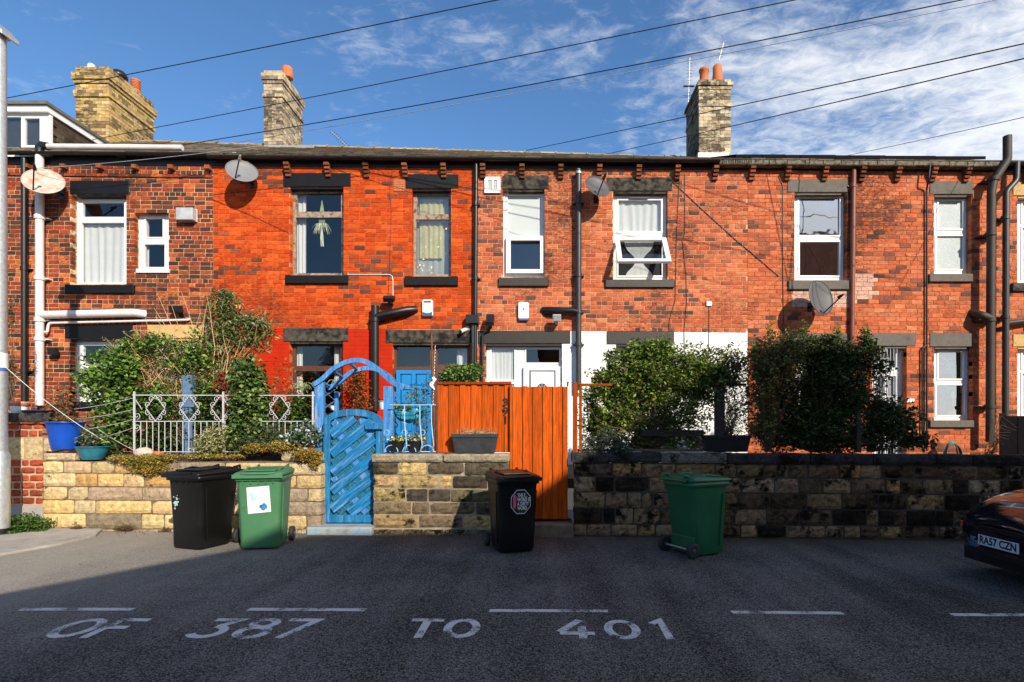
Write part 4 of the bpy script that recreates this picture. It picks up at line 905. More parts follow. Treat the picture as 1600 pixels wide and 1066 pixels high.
# overhead wires
def wire(a, b, label, r=.012, sag=0.0, mat=None, name='overhead_wire'):
    A, B = P(*a), P(*b); pts = [A + (B - A) * (i / 24) - Vector((0, 0, sag * 4 * (i / 24) * (1 - i / 24))) for i in range(31 if name == 'overhead_wire' and b[0] > 800 else 25)]
    return MB().tube(pts, r, 6).build(name, mat or BPLA, label=label, cat='wire', group='overhead wires')
wire((-60, 167, 12), (860, -17, 9), 'highest black overhead wire crossing the sky at top left', .009, .02)
wire((110, 225, 14.8), (1330, -18, 9), 'black overhead wire crossing in front of both left chimneys', .009, .03)
wire((250, 232, 12.5), (1600, -20, 8), 'long black overhead wire from left gutter to the top right', .009, .10)
wire((300, 234, 12.5), (1640, -17, 7.5), 'thin pale overhead wire just below the long black one', .006, .08, METAL)
wire((770, 246, 20), (1680, 51, 8), 'upper of two wires crossing the tall right chimney', .010, .02)
wire((920, 247, 20), (1680, 73, 8), 'lower of two wires crossing the tall right chimney', .010, .02)
wire((1300, 248, 18), (1690, 163, 10), 'short thin wire meeting the roof over the right house', .007, .02)
wire((55, 263, 11.5), (420, 226, 11.6), 'thin pale wire running along the left gutter past the rusty dish', .006, .05, METAL)
def cable(pts, label, r=.006, D=11.98, mat=BPLA):
    return MB().tube([P(a, b, D) for a, b in pts], r, 5).build('wall_cable', mat, label=label, cat='cable')
cable([(1050, 283), (1100, 330), (1150, 375), (1180, 400), (1217, 432)], 'dark cable slanting down the brick right of the propped open window', .008)
cable([(1062, 278), (1059, 330), (1057, 380), (1056, 430), (1055, 470), (1046, 500), (1045, 518)], 'dark vertical cable nearest the propped open window', .006)
cable([(1070, 272), (1070, 330), (1070, 365), (1066, 375), (1072, 430), (1073, 470), (1069, 517), (1070, 560)], 'wavy dark cable right of the propped open window', .006)
cable([(1216, 274), (1223, 290), (1223, 400), (1225, 560)], 'straight dark cable left of the large upper window', .007)
cable([(613, 268), (608, 300), (612, 330), (609, 400), (607, 460)], 'thin black cable dropping below the terracotta air brick', .005)
cable([(543, 429), (609, 429), (613, 432), (614, 440), (614, 462)], 'white cable from the black sill to the sensor light', .008, mat=UPVC)
cable([(580, 272), (530, 280), (450, 292), (333, 304)], 'thin dark line sloping across the orange wall past the black lintel', .004)  # thin dark tube following the line across the brick
cable([(333, 312), (400, 340), (455, 366)], 'thin cable sagging down to the brown upper window', .004)
cable([(1108, 473), (1108, 520), (1107, 560)], 'short dark cable below the small white fitting', .006)
MB().box(*rectpx(1104, 471, 1112, 478, D=11.97)[:2], 11.96, 11.99, *rectpx(1104, 471, 1112, 478, D=11.97)[2:]).build('cable_fitting', UPVC, label='small white cable fitting on bare brick above the white wall', cat='fitting')

# ------------------------------------------------------------------ stone walls
WY = 8.30
def stone(par, x0, x1, z0, z1, y0, y1, col, mat, rough=.020, name='stone'):
    nx = max(2, int((x1 - x0) / .065)); nz = 4; vs = []; e = .016
    for j in range(nz + 1):
        for i in range(nx + 1):
            edge = i in (0, nx) or j in (0, nz); fx = x0 + (x1 - x0) * i / nx + (0 if i in (0, nx) else random.uniform(-.01, .01)); fz = z0 + (z1 - z0) * j / nz
            if edge:
                if i in (0, nx) and j in (0, nz): fx += (e if i == 0 else -e) * random.uniform(.2, .9); fz += (e if j == 0 else -e) * random.uniform(.2, .9)
                else: fx += random.uniform(0, .009) * (1 if i == 0 else -1 if i == nx else 0); fz += random.uniform(0, .008) * (1 if j == 0 else -1 if j == nz else 0)
            vs.append((fx, y0 + (e * .9 if edge else random.uniform(-rough, rough * .5)), fz))
    W_ = nx + 1; fs = [(j * W_ + i, j * W_ + i + 1, (j + 1) * W_ + i + 1, (j + 1) * W_ + i) for j in range(nz) for i in range(nx)]
    m = MB(); m.cur = col
    o = len(vs); bd = [i for i in range(W_)] + [j * W_ + nx for j in range(1, nz + 1)] + [nz * W_ + i for i in range(nx - 1, -1, -1)] + [j * W_ for j in range(nz - 1, 0, -1)]
    vs2 = vs + [(vs[b][0], y1, vs[b][2]) for b in bd]; n = len(bd)
    fs += [(bd[k], o + k, o + (k + 1) % n, bd[(k + 1) % n]) for k in range(n)]
    m.smooth = False; m.add(vs2, fs); ob = m.build(name, mat, par); return ob
def stone_wall(wl, pxa, pxb, rows, pal, D=WY, mean=.44, mat=STONE, mort=MORTW, th=.26, vary=.6, gap=.006, rough=.02):
    X0, X1 = hx(pxa, D), hx(pxb, D)
    zt = CH + (PY - rows[0][0]) * D / F; zb = G((X0 + X1) / 2) - .15
    MB().box(X0 + .02, X1 - .02, D + .020, D + th, zb, zt + .006).build('mortar', mort, wl)
    for ri, (ya, yb) in enumerate(rows):
        x = X0; k = 0
        while x < X1 - .05:
            L = mean * random.uniform(1 - vary, 1 + vary) * (1 + .2 * (ri == 0)); b = min(x + L, X1)
            if X1 - b < .13: b = X1
            dy = .0075 * ((x + b) / 2 - (X0 + X1) / 2) * F / D if False else 0
            z0 = CH + (PY - yb) * D / F; z1 = CH + (PY - ya) * D / F; sl = -.008 * ((x + b) / 2 - (X0 + X1) / 2)
            stone(wl, x + gap, b - gap, z0 + sl + gap, z1 + sl - gap * .8, D + random.uniform(-.012, .008), D + th, jit(random.choice(pal), .16), mat, rough); x = b; k += 1
PALE = [(.62, .44, .20), (.66, .48, .23), (.60, .40, .17), (.64, .47, .26), (.58, .36, .13), (.62, .45, .22), (.66, .50, .27), (.28, .22, .15), (.44, .33, .21), (.34, .27, .19)]
MID = [(.46, .31, .13), (.54, .38, .17), (.34, .24, .11), (.16, .12, .07), (.42, .29, .13), (.07, .055, .04), (.50, .34, .14), (.10, .08, .05)]
DARK = [(.36, .22, .10), (.22, .13, .065), (.10, .06, .034), (.03, .019, .012), (.40, .22, .08), (.32, .20, .11), (.34, .22, .13), (.13, .08, .046), (.26, .16, .09), (.04, .025, .015), (.17, .10, .058), (.28, .17, .09)]
LW = thing0('garden_wall', 'pale sandstone garden wall left of the blue gate', 'wall', 'garden walls', loc=(hx(270, WY), WY, 0))
LW.location = (0, 0, 0)
stone_wall(LW, 66, 502, [(722, 741), (741, 762), (762, 783), (783, 804), (804, 827)], PALE, mean=.56, mort=M('joint_shade_mortar', (.16, .11, .06), .95, .4, 5, .5, 60), gap=.0045, rough=.007)  # mortar darkened to paint in the shade of the open joints
for r in ((66, 708, 116, 721), (66, 684, 88, 706), (438, 704, 470, 721), (470, 708, 500, 722)):
    q = rectpx(*r, D=WY); stone(LW, q[0], q[1], q[2] + .003, q[3], WY + .01, WY + .24, jit((.55, .43, .26), .1), STONE)
m = MB(); 
q = rectpx(66, 827, 500, 836, D=WY); 
x = q[0]
while x < q[1]:
    b = min(x + random.uniform(.3, .5), q[1]); stone(LW, x, b - .01, q[2] - .12, q[3] - .004, WY - .035, WY + .2, jit((.40, .33, .24), .2), STONE); x = b
MW = thing0('garden_wall', 'middle stone garden wall between the blue gate and the orange gate', 'wall', 'garden walls')
stone_wall(MW, 582, 797, [(722.5, 743), (743, 764), (764, 785), (785, 805), (805, 826)], MID, mat=STONEM)
for a, b in ((581, 692), (693, 797)): q = rectpx(a, 709, b, 722, D=WY); stone(MW, q[0], q[1], q[2], q[3], WY - .03, WY + .3, (.34, .28, .19), STONE, .004, 'coping_stone')
q = rectpx(582, 827, 800, 838, D=WY); x = q[0]
while x < q[1]: b = min(x + random.uniform(.3, .5), q[1]); stone(MW, x, b - .01, q[2] - .1, q[3] - .004, WY - .03, WY + .2, jit((.16, .12, .08), .3), STONED); x = b
RW = thing0('garden_wall', 'long dark sooty stone garden wall right of the orange gate', 'wall', 'garden walls')
stone_wall(RW, 896, 1720, [(726, 748), (748, 772), (772, 797), (797, 822), (822, 841)], DARK, mat=STONED, mort=MORTWD, mean=.36)
x = hx(893, WY); i = 0
while x < hx(1720, WY):
    b = x + (1.35, 1.0, 1.25, .95, 1.5, 1.4, 1.3)[i % 7]; sl = -.006 * ((x + b) / 2 - 2); q = rectpx(0, 708, 1, 724, D=WY)
    stone(RW, x, b - .012, q[2] + sl, q[3] + sl, WY - .035, WY + .32, [(.05, .045, .04), (.17, .15, .12), (.04, .036, .035)][(0, 1, 0, 2, 0, 2, 0)[i % 7]], STONED, .004, 'coping_stone'); x = b; i += 1
x = hx(896, WY)
while x < hx(1720, WY): b = x + random.uniform(.3, .55); z = hz(843, WY) - .008 * (x - 2); stone(RW, x, b - .015, z - .16, z, WY - .04, WY + .2, jit((.11, .09, .07), .3), STONED); x = b
# brick and stone pier at the far left
PR = thing0('garden_pier', 'brick and sandstone pier behind the street lamp at far left', 'pier')
pa, pb = hx(-40, 8.36), hx(66, 8.36)
MB().box(pa + .01, pb - .01, 8.375, 8.66, -.1, hz(664, 8.36)).build('mortar', M('pier_mortar', (.45, .30, .18), .9, .3, 5, .3), PR)
def prow(y0, y1, lens, cols, mat=BRICK, nm='brick'):
    x = pa; k = 0
    while x < pb - .03:
        b = min(x + lens[k % len(lens)], pb); 
        if pb - b < .06: b = pb
        stone(PR, x + .005, b - .005, hz(y1, 8.36) + .006, hz(y0, 8.36) - .005, 8.36, 8.64, jit(random.choice(cols), .15), mat, .004, nm); x = b; k += 1
RB = [(.42, .085, .035), (.38, .07, .03), (.30, .06, .03)]
for i, (y0, y1) in enumerate(((661, 672), (672, 684))): prow(y0, y1, (.22, .14, .23) if i else (.2, .22, .25), RB)
prow(684, 718, (.75, .6), [(.56, .42, .22)], STONE, 'stone')
yy = 718
for i in range(6): prow(yy, yy + 11.8, (.22, .12, .23, .12) if i % 2 else (.12, .23), RB); yy += 11.8
MB().box(pa, pb + .02, 8.34, 8.66, -.1, hz(790, 8.36)).build('plinth', CONC, PR, bevel=.02)
q = rectpx(-50, 645, 78, 660, D=8.3); stone(PR, q[0], q[1], q[2], q[3], 8.28, 8.72, (.07, .06, .055), STONED, .003, 'coping_stone')
# gate thresholds
q = rectpx(486, 820, 586, 832, D=8.35); st = MB().box(q[0] - .0, q[1], 8.18, 8.75, G(-3) - .1, hz(820, 8.4)).build('step', M('blue_worn_step', (.30, .33, .34), .8, .4, 6, .4, 40, dirt=(.16, .32, .46), ds=6, dth=.52), bevel=.02, label='worn stone step with blue paint under the blue gate', cat='step')
q = rectpx(797, 812, 895, 832, D=8.35); MB().box(q[0], q[1], 8.2, 8.8, G(0) - .1, hz(816, 8.4)).build('step', M('brown_step', (.22, .15, .09), .85, .4, 6, .4, 40), bevel=.02, label='low brown stone step under the orange gate', cat='step')

# ------------------------------------------------------------------ blue arched gate and arch
GD = 8.47
gt = thing0('garden_gate', 'blue arched wooden gate with diagonal boards', 'gate', loc=tuple(P(505, 817, GD)))
def gp(px, py, D=GD): p = P(px, py, D); return (p.x, p.z)
xl, xr, zb_ = hx(505, GD), hx(597, GD), hz(817, GD)
adopt(gt, MB().box(xl, xl + .10, GD, GD + .06, zb_, hz(664, GD)).build('stile', BLUEG, bevel=.006)); adopt(gt, MB().box(xr - .10, xr, GD, GD + .06, zb_, hz(664, GD)).build('stile', BLUEG, bevel=.006))
adopt(gt, MB().box(xl + .102, xr - .102, GD, GD + .06, zb_, zb_ + .12).build('bottom_rail', BLUEG, bevel=.006))
cx_, rz_ = (xl + xr) / 2, .25; m = MB(); n = 18; zz0 = hz(664, GD) ; ro = (xr - xl) / 2
o_ = [(cx_ + ro * math.cos(R(180 - 180 * i / n)), zz0 + .245 * math.sin(R(180 * i / n)) ** .8) for i in range(n + 1)]; i_ = [(cx_ + (ro - .10) * math.cos(R(180 - 180 * i / n)), zz0 - .0 + .145 * math.sin(R(180 * i / n)) ** .8) for i in range(n + 1)]
for i in range(n):
    q = [o_[i], o_[i + 1], i_[i + 1], i_[i]][::-1]; m.prism(q, GD - .005, GD + .06)
adopt(gt, m.build('arched_top_rail', BLUEG))
# diagonal boards clipped to the opening inside the frame
def inside(x, z):
    if not (xl + .09 < x < xr - .09) or z < zb_ + .11: return False
    if z <= zz0: return True
    t = (x - cx_) / (ro - .095); return abs(t) < 1 and z < zz0 + .15 * (1 - t * t) ** .4
ang = R(38); dv = Vector((math.cos(ang), 0, math.sin(ang))); nv = Vector((-math.sin(ang), 0, math.cos(ang)))
c0 = Vector((cx_, 0, (zb_ + zz0) / 2)); k = -9
def span(off, half):
    ts = [i * .01 for i in range(-140, 141)]; ok = [t for t in ts if all(inside((c0 + nv * (off + h) + dv * t).x, (c0 + nv * (off + h) + dv * t).z) for h in (-half * .6, half * .6))]
    return (min(ok), max(ok)) if len(ok) > 6 else None
pitch = .225
for k in range(-8, 9):
    s_ = span(k * pitch, .06)
    if s_: adopt(gt, MB().obox(c0 + nv * (k * pitch) + dv * ((s_[0] + s_[1]) / 2) + Vector((0, GD + .02, 0)), dv * ((s_[1] - s_[0]) / 2), Vector((0, .012, 0)), nv * .077)  .build('diagonal_board', BLUEB, bevel=.003))
    s_ = span((k + .5) * pitch, .035)
    if s_:
        t_ = s_[0] + .02; j = 0
        while t_ < s_[1] - .06:
            l = min(.115, s_[1] - t_)
            adopt(gt, MB().obox(c0 + nv * ((k + .5) * pitch) + dv * (t_ + l / 2) + Vector((0, GD + .045, 0)), dv * (l / 2), Vector((0, .005, 0)), nv * .043).build('infill_panel', TEALP if (j + k) % 3 else BLUEA))
            adopt(gt, MB().obox(c0 + nv * ((k + .5) * pitch) + dv * (t_ + l + .012) + Vector((0, GD + .035, 0)), dv * .010, Vector((0, .008, 0)), nv * .043).build('lattice_block', BLUEG)); t_ += l + .024; j += 1
q = rectpx(572, 661, 599, 671, D=GD); adopt(gt, MB().box(q[0], q[1], GD - .05, GD - .007, q[2], q[3]).build('latch', BLUEG, bevel=.006))
adopt(gt, MB().obox(((xl + xr) / 2, GD + .075, (zb_ + zz0) / 2), Vector((ro - .05, 0, 0)), Vector((0, .004, 0)), Vector((0, 0, (zz0 - zb_) / 2))).build('backing', TEALP))
ag = thing0('garden_arch', 'pale blue wooden arch over the blue gate', 'arch', loc=tuple(P(498, 720, 8.55)))
for a, b, D, y0 in ((491, 505, 8.58, 598), (599, 614, 8.58, 604), (522, 527, 9.3, 612), (612, 617, 9.3, 612)):
    q = rectpx(a, y0, b, 712, D=D); adopt(ag, MB().box(q[0], q[1], D, D + .09, q[2], q[3]).build('post', BLUEA, bevel=.006))
def archband(pts, D, th, nm):
    V = [P(a, b, D) for a, b in pts]; m = MB(); out = []
    # Catmull-Rom
    for i in range(len(V) - 1):
        p0, p1, p2, p3 = V[max(i - 1, 0)], V[i], V[i + 1], V[min(i + 2, len(V) - 1)]
        for t in np.linspace(0, 1, 6, endpoint=i == len(V) - 2): t = float(t); out.append(.5 * ((2 * p1) + (p2 - p0) * t + (2 * p0 - 5 * p1 + 4 * p2 - p3) * t * t + (3 * p1 - p0 - 3 * p2 + p3) * t ** 3))
    nn = [];
    for i, p in enumerate(out):
        tt = (out[min(i + 1, len(out) - 1)] - out[max(i - 1, 0)]).normalized(); nn.append(Vector((-tt.z, 0, tt.x)))
    vs = []
    for p, q in zip(out, nn):
        for h, y in ((0, 0), (th, 0), (th, .07), (0, .07)): vs.append(p - q * h + Vector((0, y, 0)))
    m.add(vs, [(i * 4 + a, i * 4 + (a + 1) % 4, i * 4 + 4 + (a + 1) % 4, i * 4 + 4 + a)[::-1] for i in range(len(out) - 1) for a in range(4)] + [(0, 1, 2, 3), tuple(len(vs) - 4 + a for a in (3, 2, 1, 0))])
    adopt(ag, m.build(nm, BLUEA))
archband([(487, 598), (500, 590), (520, 572), (545, 561), (570, 561), (592, 574), (612, 592), (632, 604)], 8.55, .07, 'arch_rail')
archband([(510, 604), (528, 594), (545, 580), (565, 573), (585, 573), (605, 582), (622, 597), (640, 602)], 9.3, .07, 'arch_rail')
for a, b in (((498, 594), (516, 604)), ((518, 577), (536, 590)), ((545, 566), (558, 577)), ((592, 577), (604, 583)), ((610, 591), (622, 598))):
    p, q = P(*a, 8.57), P(*b, 9.35); adopt(ag, MB().tube([p, q], .022, 4).build('crossbar', BLUEA))
def lattice(px, D0, D1, z0, z1):
    m = MB()
    for k in range(5):
        z = z0 + (z1 - z0) * k / 5; h = (z1 - z0) / 5; x = hx(px, D0)
        m.tube([(x, D0, z), (x, D1, z + h)], .01, 4); m.tube([(x, D1, z), (x, D0, z + h)], .01, 4)
    adopt(ag, m.build('side_lattice', SLTB))
lattice(500, 8.68, 9.3, hz(700, 8.6), hz(604, 8.6)); lattice(606, 8.68, 9.3, hz(700, 8.6), hz(610, 8.6))

# ------------------------------------------------------------------ orange fence and gate
def boards(par, px0, px1, y0, y1, D, n, cols=(1, 1, 1)):
    X0, X1 = hx(px0, D), hx(px1, D); z0, z1 = hz(y1, D), hz(y0, D); W_ = (X1 - X0) / n
    for i in range(n):
        c = jit((1, 1, 1), .16); m = MB(); m.cur = c; yo = (i % 2) * .021 + random.uniform(0, .002); ov = .007 * (i % 2)
        m.cbox(X0 + i * W_ + .001 - ov * (i > 0), X0 + (i + 1) * W_ - .001 + ov * (i < n - 1), D - .02 + yo, D + yo, z0, z1 + random.uniform(-.008, .004), .003); par_o = m.build('board', ORNG); adopt(par, par_o)
fn = thing0('fence_panel', 'orange stained board fence panel numbered 391 on the middle wall', 'fence', loc=tuple(P(740, 709, 8.5)))
boards(fn, 684, 797, 600, 707, 8.5, 13); q = rectpx(683, 597, 799, 601, D=8.48); adopt(fn, dim(MB().box(q[0], q[1], 8.46, 8.54, q[2], q[3]).build('capping_rail', ORNG, bevel=.004), .5))
for zz in (625, 690): q = rectpx(686, zz, 795, zz + 6, D=8.5); adopt(fn, MB().box(q[0], q[1], 8.525, 8.56, q[2], q[3]).build('rear_rail', ORNG))
for ch, y in (('3', 629), ('9', 643), ('1', 657)): o = textmesh(ch, .165, P(790, y, 8.474), (R(90), 0, R(3)), INKK, None, 'number', off=.004, ext=.002); adopt(fn, o)
og = thing0('garden_gate', 'tall orange board gate with lower half in shade', 'gate', loc=tuple(P(845, 812, 8.42)))
boards(og, 801, 887, 604, 811, 8.42, 11)
for zz in (625, 700, 785): q = rectpx(802, zz, 886, zz + 8, D=8.42); adopt(og, MB().box(q[0], q[1], 8.445, 8.48, q[2], q[3]).build('rear_rail', ORNG))
q = rectpx(797, 602, 801, 812, D=8.44); adopt(og, MB().box(q[0], q[1] - .003, 8.41, 8.5, q[2], q[3]).build('gate_post', ORNG)); q = rectpx(884, 597, 890, 604, D=8.4); adopt(og, MB().tube([P(887, 604, 8.41), P(887, 597, 8.41), P(889, 598, 8.41)], .012, 6).build('latch', BPLA))
tr = thing0('trellis_frame', 'orange timber frame at the end of the dark stone wall', 'fence', loc=tuple(P(900, 707, 8.5)))
for r in ((895, 598, 902, 707), (905, 600, 909, 706)): q = rectpx(*r, D=8.48); adopt(tr, dim(MB().box(q[0], q[1], 8.45, 8.52, q[2], q[3]).build('post', ORNG, bevel=.003)))
q = rectpx(903, 599, 957, 603, D=8.5); adopt(tr, dim(MB().box(q[0], q[1], 8.53, 8.58, q[2], q[3]).build('rail', ORNG, bevel=.003), .5)); q = rectpx(903, 702, 1100, 706, D=8.5); adopt(tr, MB().box(q[0], q[1], 8.53, 8.58, q[2], q[3]).build('rail', TWIG, bevel=.003))
DW = M('dark_weathered_timber', (.03, .022, .017), .8, .3, 10, .3)
tr = thing0('timber_fence', 'dark timber post and rails inside the hedges', 'fence', loc=tuple(P(1125, 707, 8.9)))
for r in ((1118, 601, 1132, 707), (1338, 640, 1345, 707)): q = rectpx(*r, D=8.9); adopt(tr, MB().box(q[0], q[1], 8.88, 8.98, q[2], q[3]).build('post', DW, bevel=.004))
for r in ((1132, 599, 1165, 603), (1000, 672, 1100, 682)): q = rectpx(*r, D=8.9); adopt(tr, MB().box(q[0] + .005, q[1], 8.9, 8.94, q[2], q[3]).build('rail', DW))
rf = thing0('board_fence', 'dark brown board fence between yards at the right edge', 'fence', loc=tuple(P(1580, 700, 10.6)))
DB = M('dark_brown_board', (.06, .028, .016), .8, .3, 10, .3)
for i in range(12): q = rectpx(1569 + i * 11, 650, 1579.3 + i * 11, 712, D=10.6); adopt(rf, MB().cbox(q[0], q[1], 10.6 + (i % 2) * .012, 10.63, q[2] - .2, q[3], .003).build('board', DB))
for i in range(0): adopt(rf, MB().box(hx(1569, 10.6) - .03, hx(1569, 10.6), 10.64 + i * .27, 10.88 + i * .27, .82, hz(650, 10.6)).build('board', DB))
q = rectpx(1563, 646, 1570, 712, D=10.6); adopt(rf, MB().box(q[0], q[1] - .003, 10.56, 10.63, q[2] - .2, q[3]).build('post', DB))

# ------------------------------------------------------------------ railings
rl = thing0('iron_railing', 'pale wrought iron railing with scrolls on the sandstone wall', 'railing', loc=tuple(P(350, 707, 8.5))); RD = 8.5
def bar(a, b, r, nm, sq=True, mat=IRON, par=rl): return adopt(par, MB().tube([P(*a, RD), P(*b, RD)], r, 4 if sq else 6).build(nm, mat))
bar((207, 617.5), (492, 618), .009, 'top_rail'); bar((212, 658.5), (352, 658.5), .008, 'mid_rail'); bar((400, 658.5), (492, 658.5), .008, 'mid_rail')
bar((212, 706), (492, 706), .008, 'bottom_rail')
for p in (210, 349, 489): bar((p, 612), (p, 708), .016, 'post')
x = 220
while x < 488:
    if not 352 < x < 402: bar((x, 658), (x, 706), .0065, 'baluster')
    x += 9.4
def scroll(px, py, sx_, sz_, s=8.5):
    c = P(px, py, RD); k = s * RD / F; pts = []
    for i in range(15):
        th = R(-90 + i * 32); r = k * (1 - i / 17) * .55; pts.append(Vector((c.x + sx_ * r * math.cos(th), RD, c.z + sz_ * r * math.sin(th))))
    return pts
for cx in (243, 296, 345, 437):
    m = MB()
    for a, b in (((cx, 618), (cx + 15, 638)), ((cx + 15, 638), (cx, 658)), ((cx, 658), (cx - 15, 638)), ((cx - 15, 638), (cx, 618))): m.tube([P(*a, RD), P(*b, RD)], .006, 4)
    for dx, dy in ((-6, 623), (6, 623), (-12, 632), (12, 632), (-12, 645), (12, 645), (-6, 653), (6, 653)): m.tube(scroll(cx + dx, dy, 1 if dx > 0 else -1, 1 if dy < 638 else -1), .0055, 4)
    adopt(rl, m.build('scroll_panel', IRON))
m = MB(); m.tube([P(212, 625, RD), P(222, 640, RD)], .006, 4)
for y in (650, 668): m.tube(scroll(214, y, 1, 1, 10), .0055, 4)
adopt(rl, m.build('scroll_panel', IRON))
q = rectpx(284, 586, 299, 712, D=8.95); pst = thing0('timber_post', 'slate blue timber post behind the iron railing', 'post', loc=((q[0] + q[1]) / 2, 8.95, .8))
adopt(pst, MB().box(q[0], q[1], 8.95, 9.07, q[2], q[3]).build('shaft', SLTB, bevel=.012)); q2 = rectpx(281, 629, 303, 636, D=8.93); adopt(pst, MB().box(q2[0], q2[1], 8.93, 8.948, q2[2], q2[3]).build('band', SLTB))
# blue iron window-box cage with bowls beside the arch
cg = thing0('iron_planter_cage', 'pale blue bellied iron cage holding flower bowls beside the arch', 'planter', loc=tuple(P(645, 708, 8.45)))
for px_ in (632, 656, 674):
    V = [P(px_ + d * .6, y, 8.47 - e) for d, y, e in ((0, 633, 0), (0, 660, 0), (3, 680, .09), (6, 695, .12), (2, 704, .08), (-4, 708, 0))]
    adopt(cg, MB().tube(V, .009, 5).build('bow_bar', BLUEI))
for y, e in ((633, 0), (706, .02)): adopt(cg, MB().tube([P(609, y, 8.47), P(675, y, 8.47 - e), P(681, y, 8.47)], .009, 5).build('rail', BLUEI))
m = MB()
for cx in (612, 640, 668):
    c = P(cx, 706, 8.42); m.tube(arc((c.x, c.z), .10, 0, 180, 10, 8.40), .008, 5)
    c = P(cx - 8, 676, 8.42); m.tube(arc((c.x, c.z), .04, -90, 200, 10, 8.42), .006, 5)
adopt(cg, m.build('scrollwork', BLUEI))
def bowl(px, py, rtop, rbot, h, D, mat, label, name='plant_pot', rim=.01, cat='pot', soil=True):
    c = P(px, py, D); t = thing0(name, label, cat, loc=tuple(c))
    MB().lathe((0, 0, 0), [(rbot, 0), (rbot * 1.03, .01)] + [(rbot + (rtop - rbot) * (k / 5) ** .8, h * k / 5) for k in range(1, 5)] + [(rtop, h * .94), (rtop + rim, h * .95), (rtop + rim, h), (rtop - .012, h), (rtop - .03, h * .86)], 28).build('pot', mat, t)
    MB().lathe((0, 0, 0), [(rtop - .03, h * .80), (rtop - .03, h * .86), (.01, h * .9)], 20).build('soil', SOIL, t)
    return t
BLUEP = M('cobalt_glazed_pot', (.008, .07, .42), .25, .15, 6, .03); TEALG = M('teal_glazed_pot', (.02, .16, .22), .3, .3, 8, .05)
bowl(102, 702, .235, .165, .42, 8.42, BLUEP, 'large cobalt blue glazed pot on the end of the sandstone wall', rim=.02)
bowl(145, 718, .215, .13, .20, 8.40, TEALG, 'teal glazed bowl on the sandstone wall next to the blue pot', rim=.012)
t = bowl(30, 647, .115, .09, .18, 8.45, WPAINT, 'white pot with terracotta rim on the far left pier'); MB().lathe((0, 0, .12), [(.117, 0), (.125, .005), (.125, .07), (.10, .072)], 24).build('rim', TERRA, t)
bowl(64, 647, .22, .12, .055, 8.5, M('blue_dish_glaze', (.06, .12, .34), .3, .6, 10, .05), 'shallow blue green dish on the dark coping at left', name='shallow_dish', cat='dish')
for px_, D, l in ((620, 8.5, 'black bowl in the left half of the iron cage'), (648, 8.5, 'black bowl in the right half of the iron cage')): bowl(px_, 706, .13, .09, .17, D, BPLA, l)
for px_, py_, l in ((472, 623, 'left white pot hanging inside the lower brown window'), (527, 621, 'second white pot inside the lower window behind the arch'), (520, 641, 'small white pot standing lowest in the lower window')):
    bowl(px_, py_, .055, .04, .10, 11.9, UPVC, l)
bowl(600, 640, .10, .07, .16, 10.5, UPVC, 'white pot behind the right arch post')
def trough(px0, y0, px1, y1, D, label, mat=BPLA):
    a, b, c, d = rectpx(px0, y0, px1, y1, D=D); t = thing0('trough_planter', label, 'planter', 'black trough planters', loc=((a + b) / 2, D, c)); W_ = (b - a) / 2; h = d - c
    vs = [(-W_ * .86, -.09, 0), (W_ * .86, -.09, 0), (W_ * .86, .09, 0), (-W_ * .86, .09, 0), (-W_ * .98, -.11, h * .82), (W_ * .98, -.11, h * .82), (W_ * .98, .11, h * .82), (-W_ * .98, .11, h * .82)]
    MB().add(vs, [(0, 3, 2, 1), (4, 5, 6, 7), (0, 1, 5, 4), (1, 2, 6, 5), (2, 3, 7, 6), (3, 0, 4, 7)]).build('body', mat, t, bevel=.012)
    MB().plate(-W_, W_, h * .82, h, [], -.125, -.113).build('rim', mat, t, bevel=.003); MB().box(-W_, W_, .113, .125, h * .82, h).build('rim', mat, t); MB().box(-W_, -W_ + .012, -.113, .113, h * .82, h).build('rim', mat, t); MB().box(W_ - .012, W_, -.113, .113, h * .82, h).build('rim', mat, t)
    MB().box(-W_ + .015, W_ - .015, -.11, .11, h * .8, h * .93).build('soil', SOIL, t); return t
trough(707, 678, 778, 708, 8.42, 'black plastic trough with dry grass in front of the orange fence', M('greyish_black_plastic', (.03, .03, .034), .45, .4, 8, .15, 40)); trough(1098, 680, 1170, 706, 8.45, 'black trough in front of the dark hedge on the sooty wall')
# ------------------------------------------------------------------ wheelie bins
def rr(w_, d_, r, n=4):
    out = []
    for cx, cy, a0 in ((w_ / 2 - r, d_ / 2 - r, 0), (-w_ / 2 + r, d_ / 2 - r, 90), (-w_ / 2 + r, -d_ / 2 + r, 180), (w_ / 2 - r, -d_ / 2 + r, 270)):
        for i in range(n + 1): th = R(a0 + 90 * i / n); out.append((cx + r * math.cos(th), cy + r * math.sin(th)))
    return out
def loft(m, secs):
    n = len(secs[0]); vs = [p for s_ in secs for p in s_]; m.smooth = True
    m.add(vs, [(i * n + j, i * n + (j + 1) % n, (i + 1) * n + (j + 1) % n, (i + 1) * n + j) for i in range(len(secs) - 1) for j in range(n)]); m.smooth = False
    m.add(secs[0], [tuple(range(n))[::-1]]); m.add(secs[-1], [tuple(range(n))])
def sec(w_, d_, r, z, yc=0, slope=0): return [(x, y + yc, z + slope * (y + d_ / 2)) for x, y in rr(w_, d_, r)]
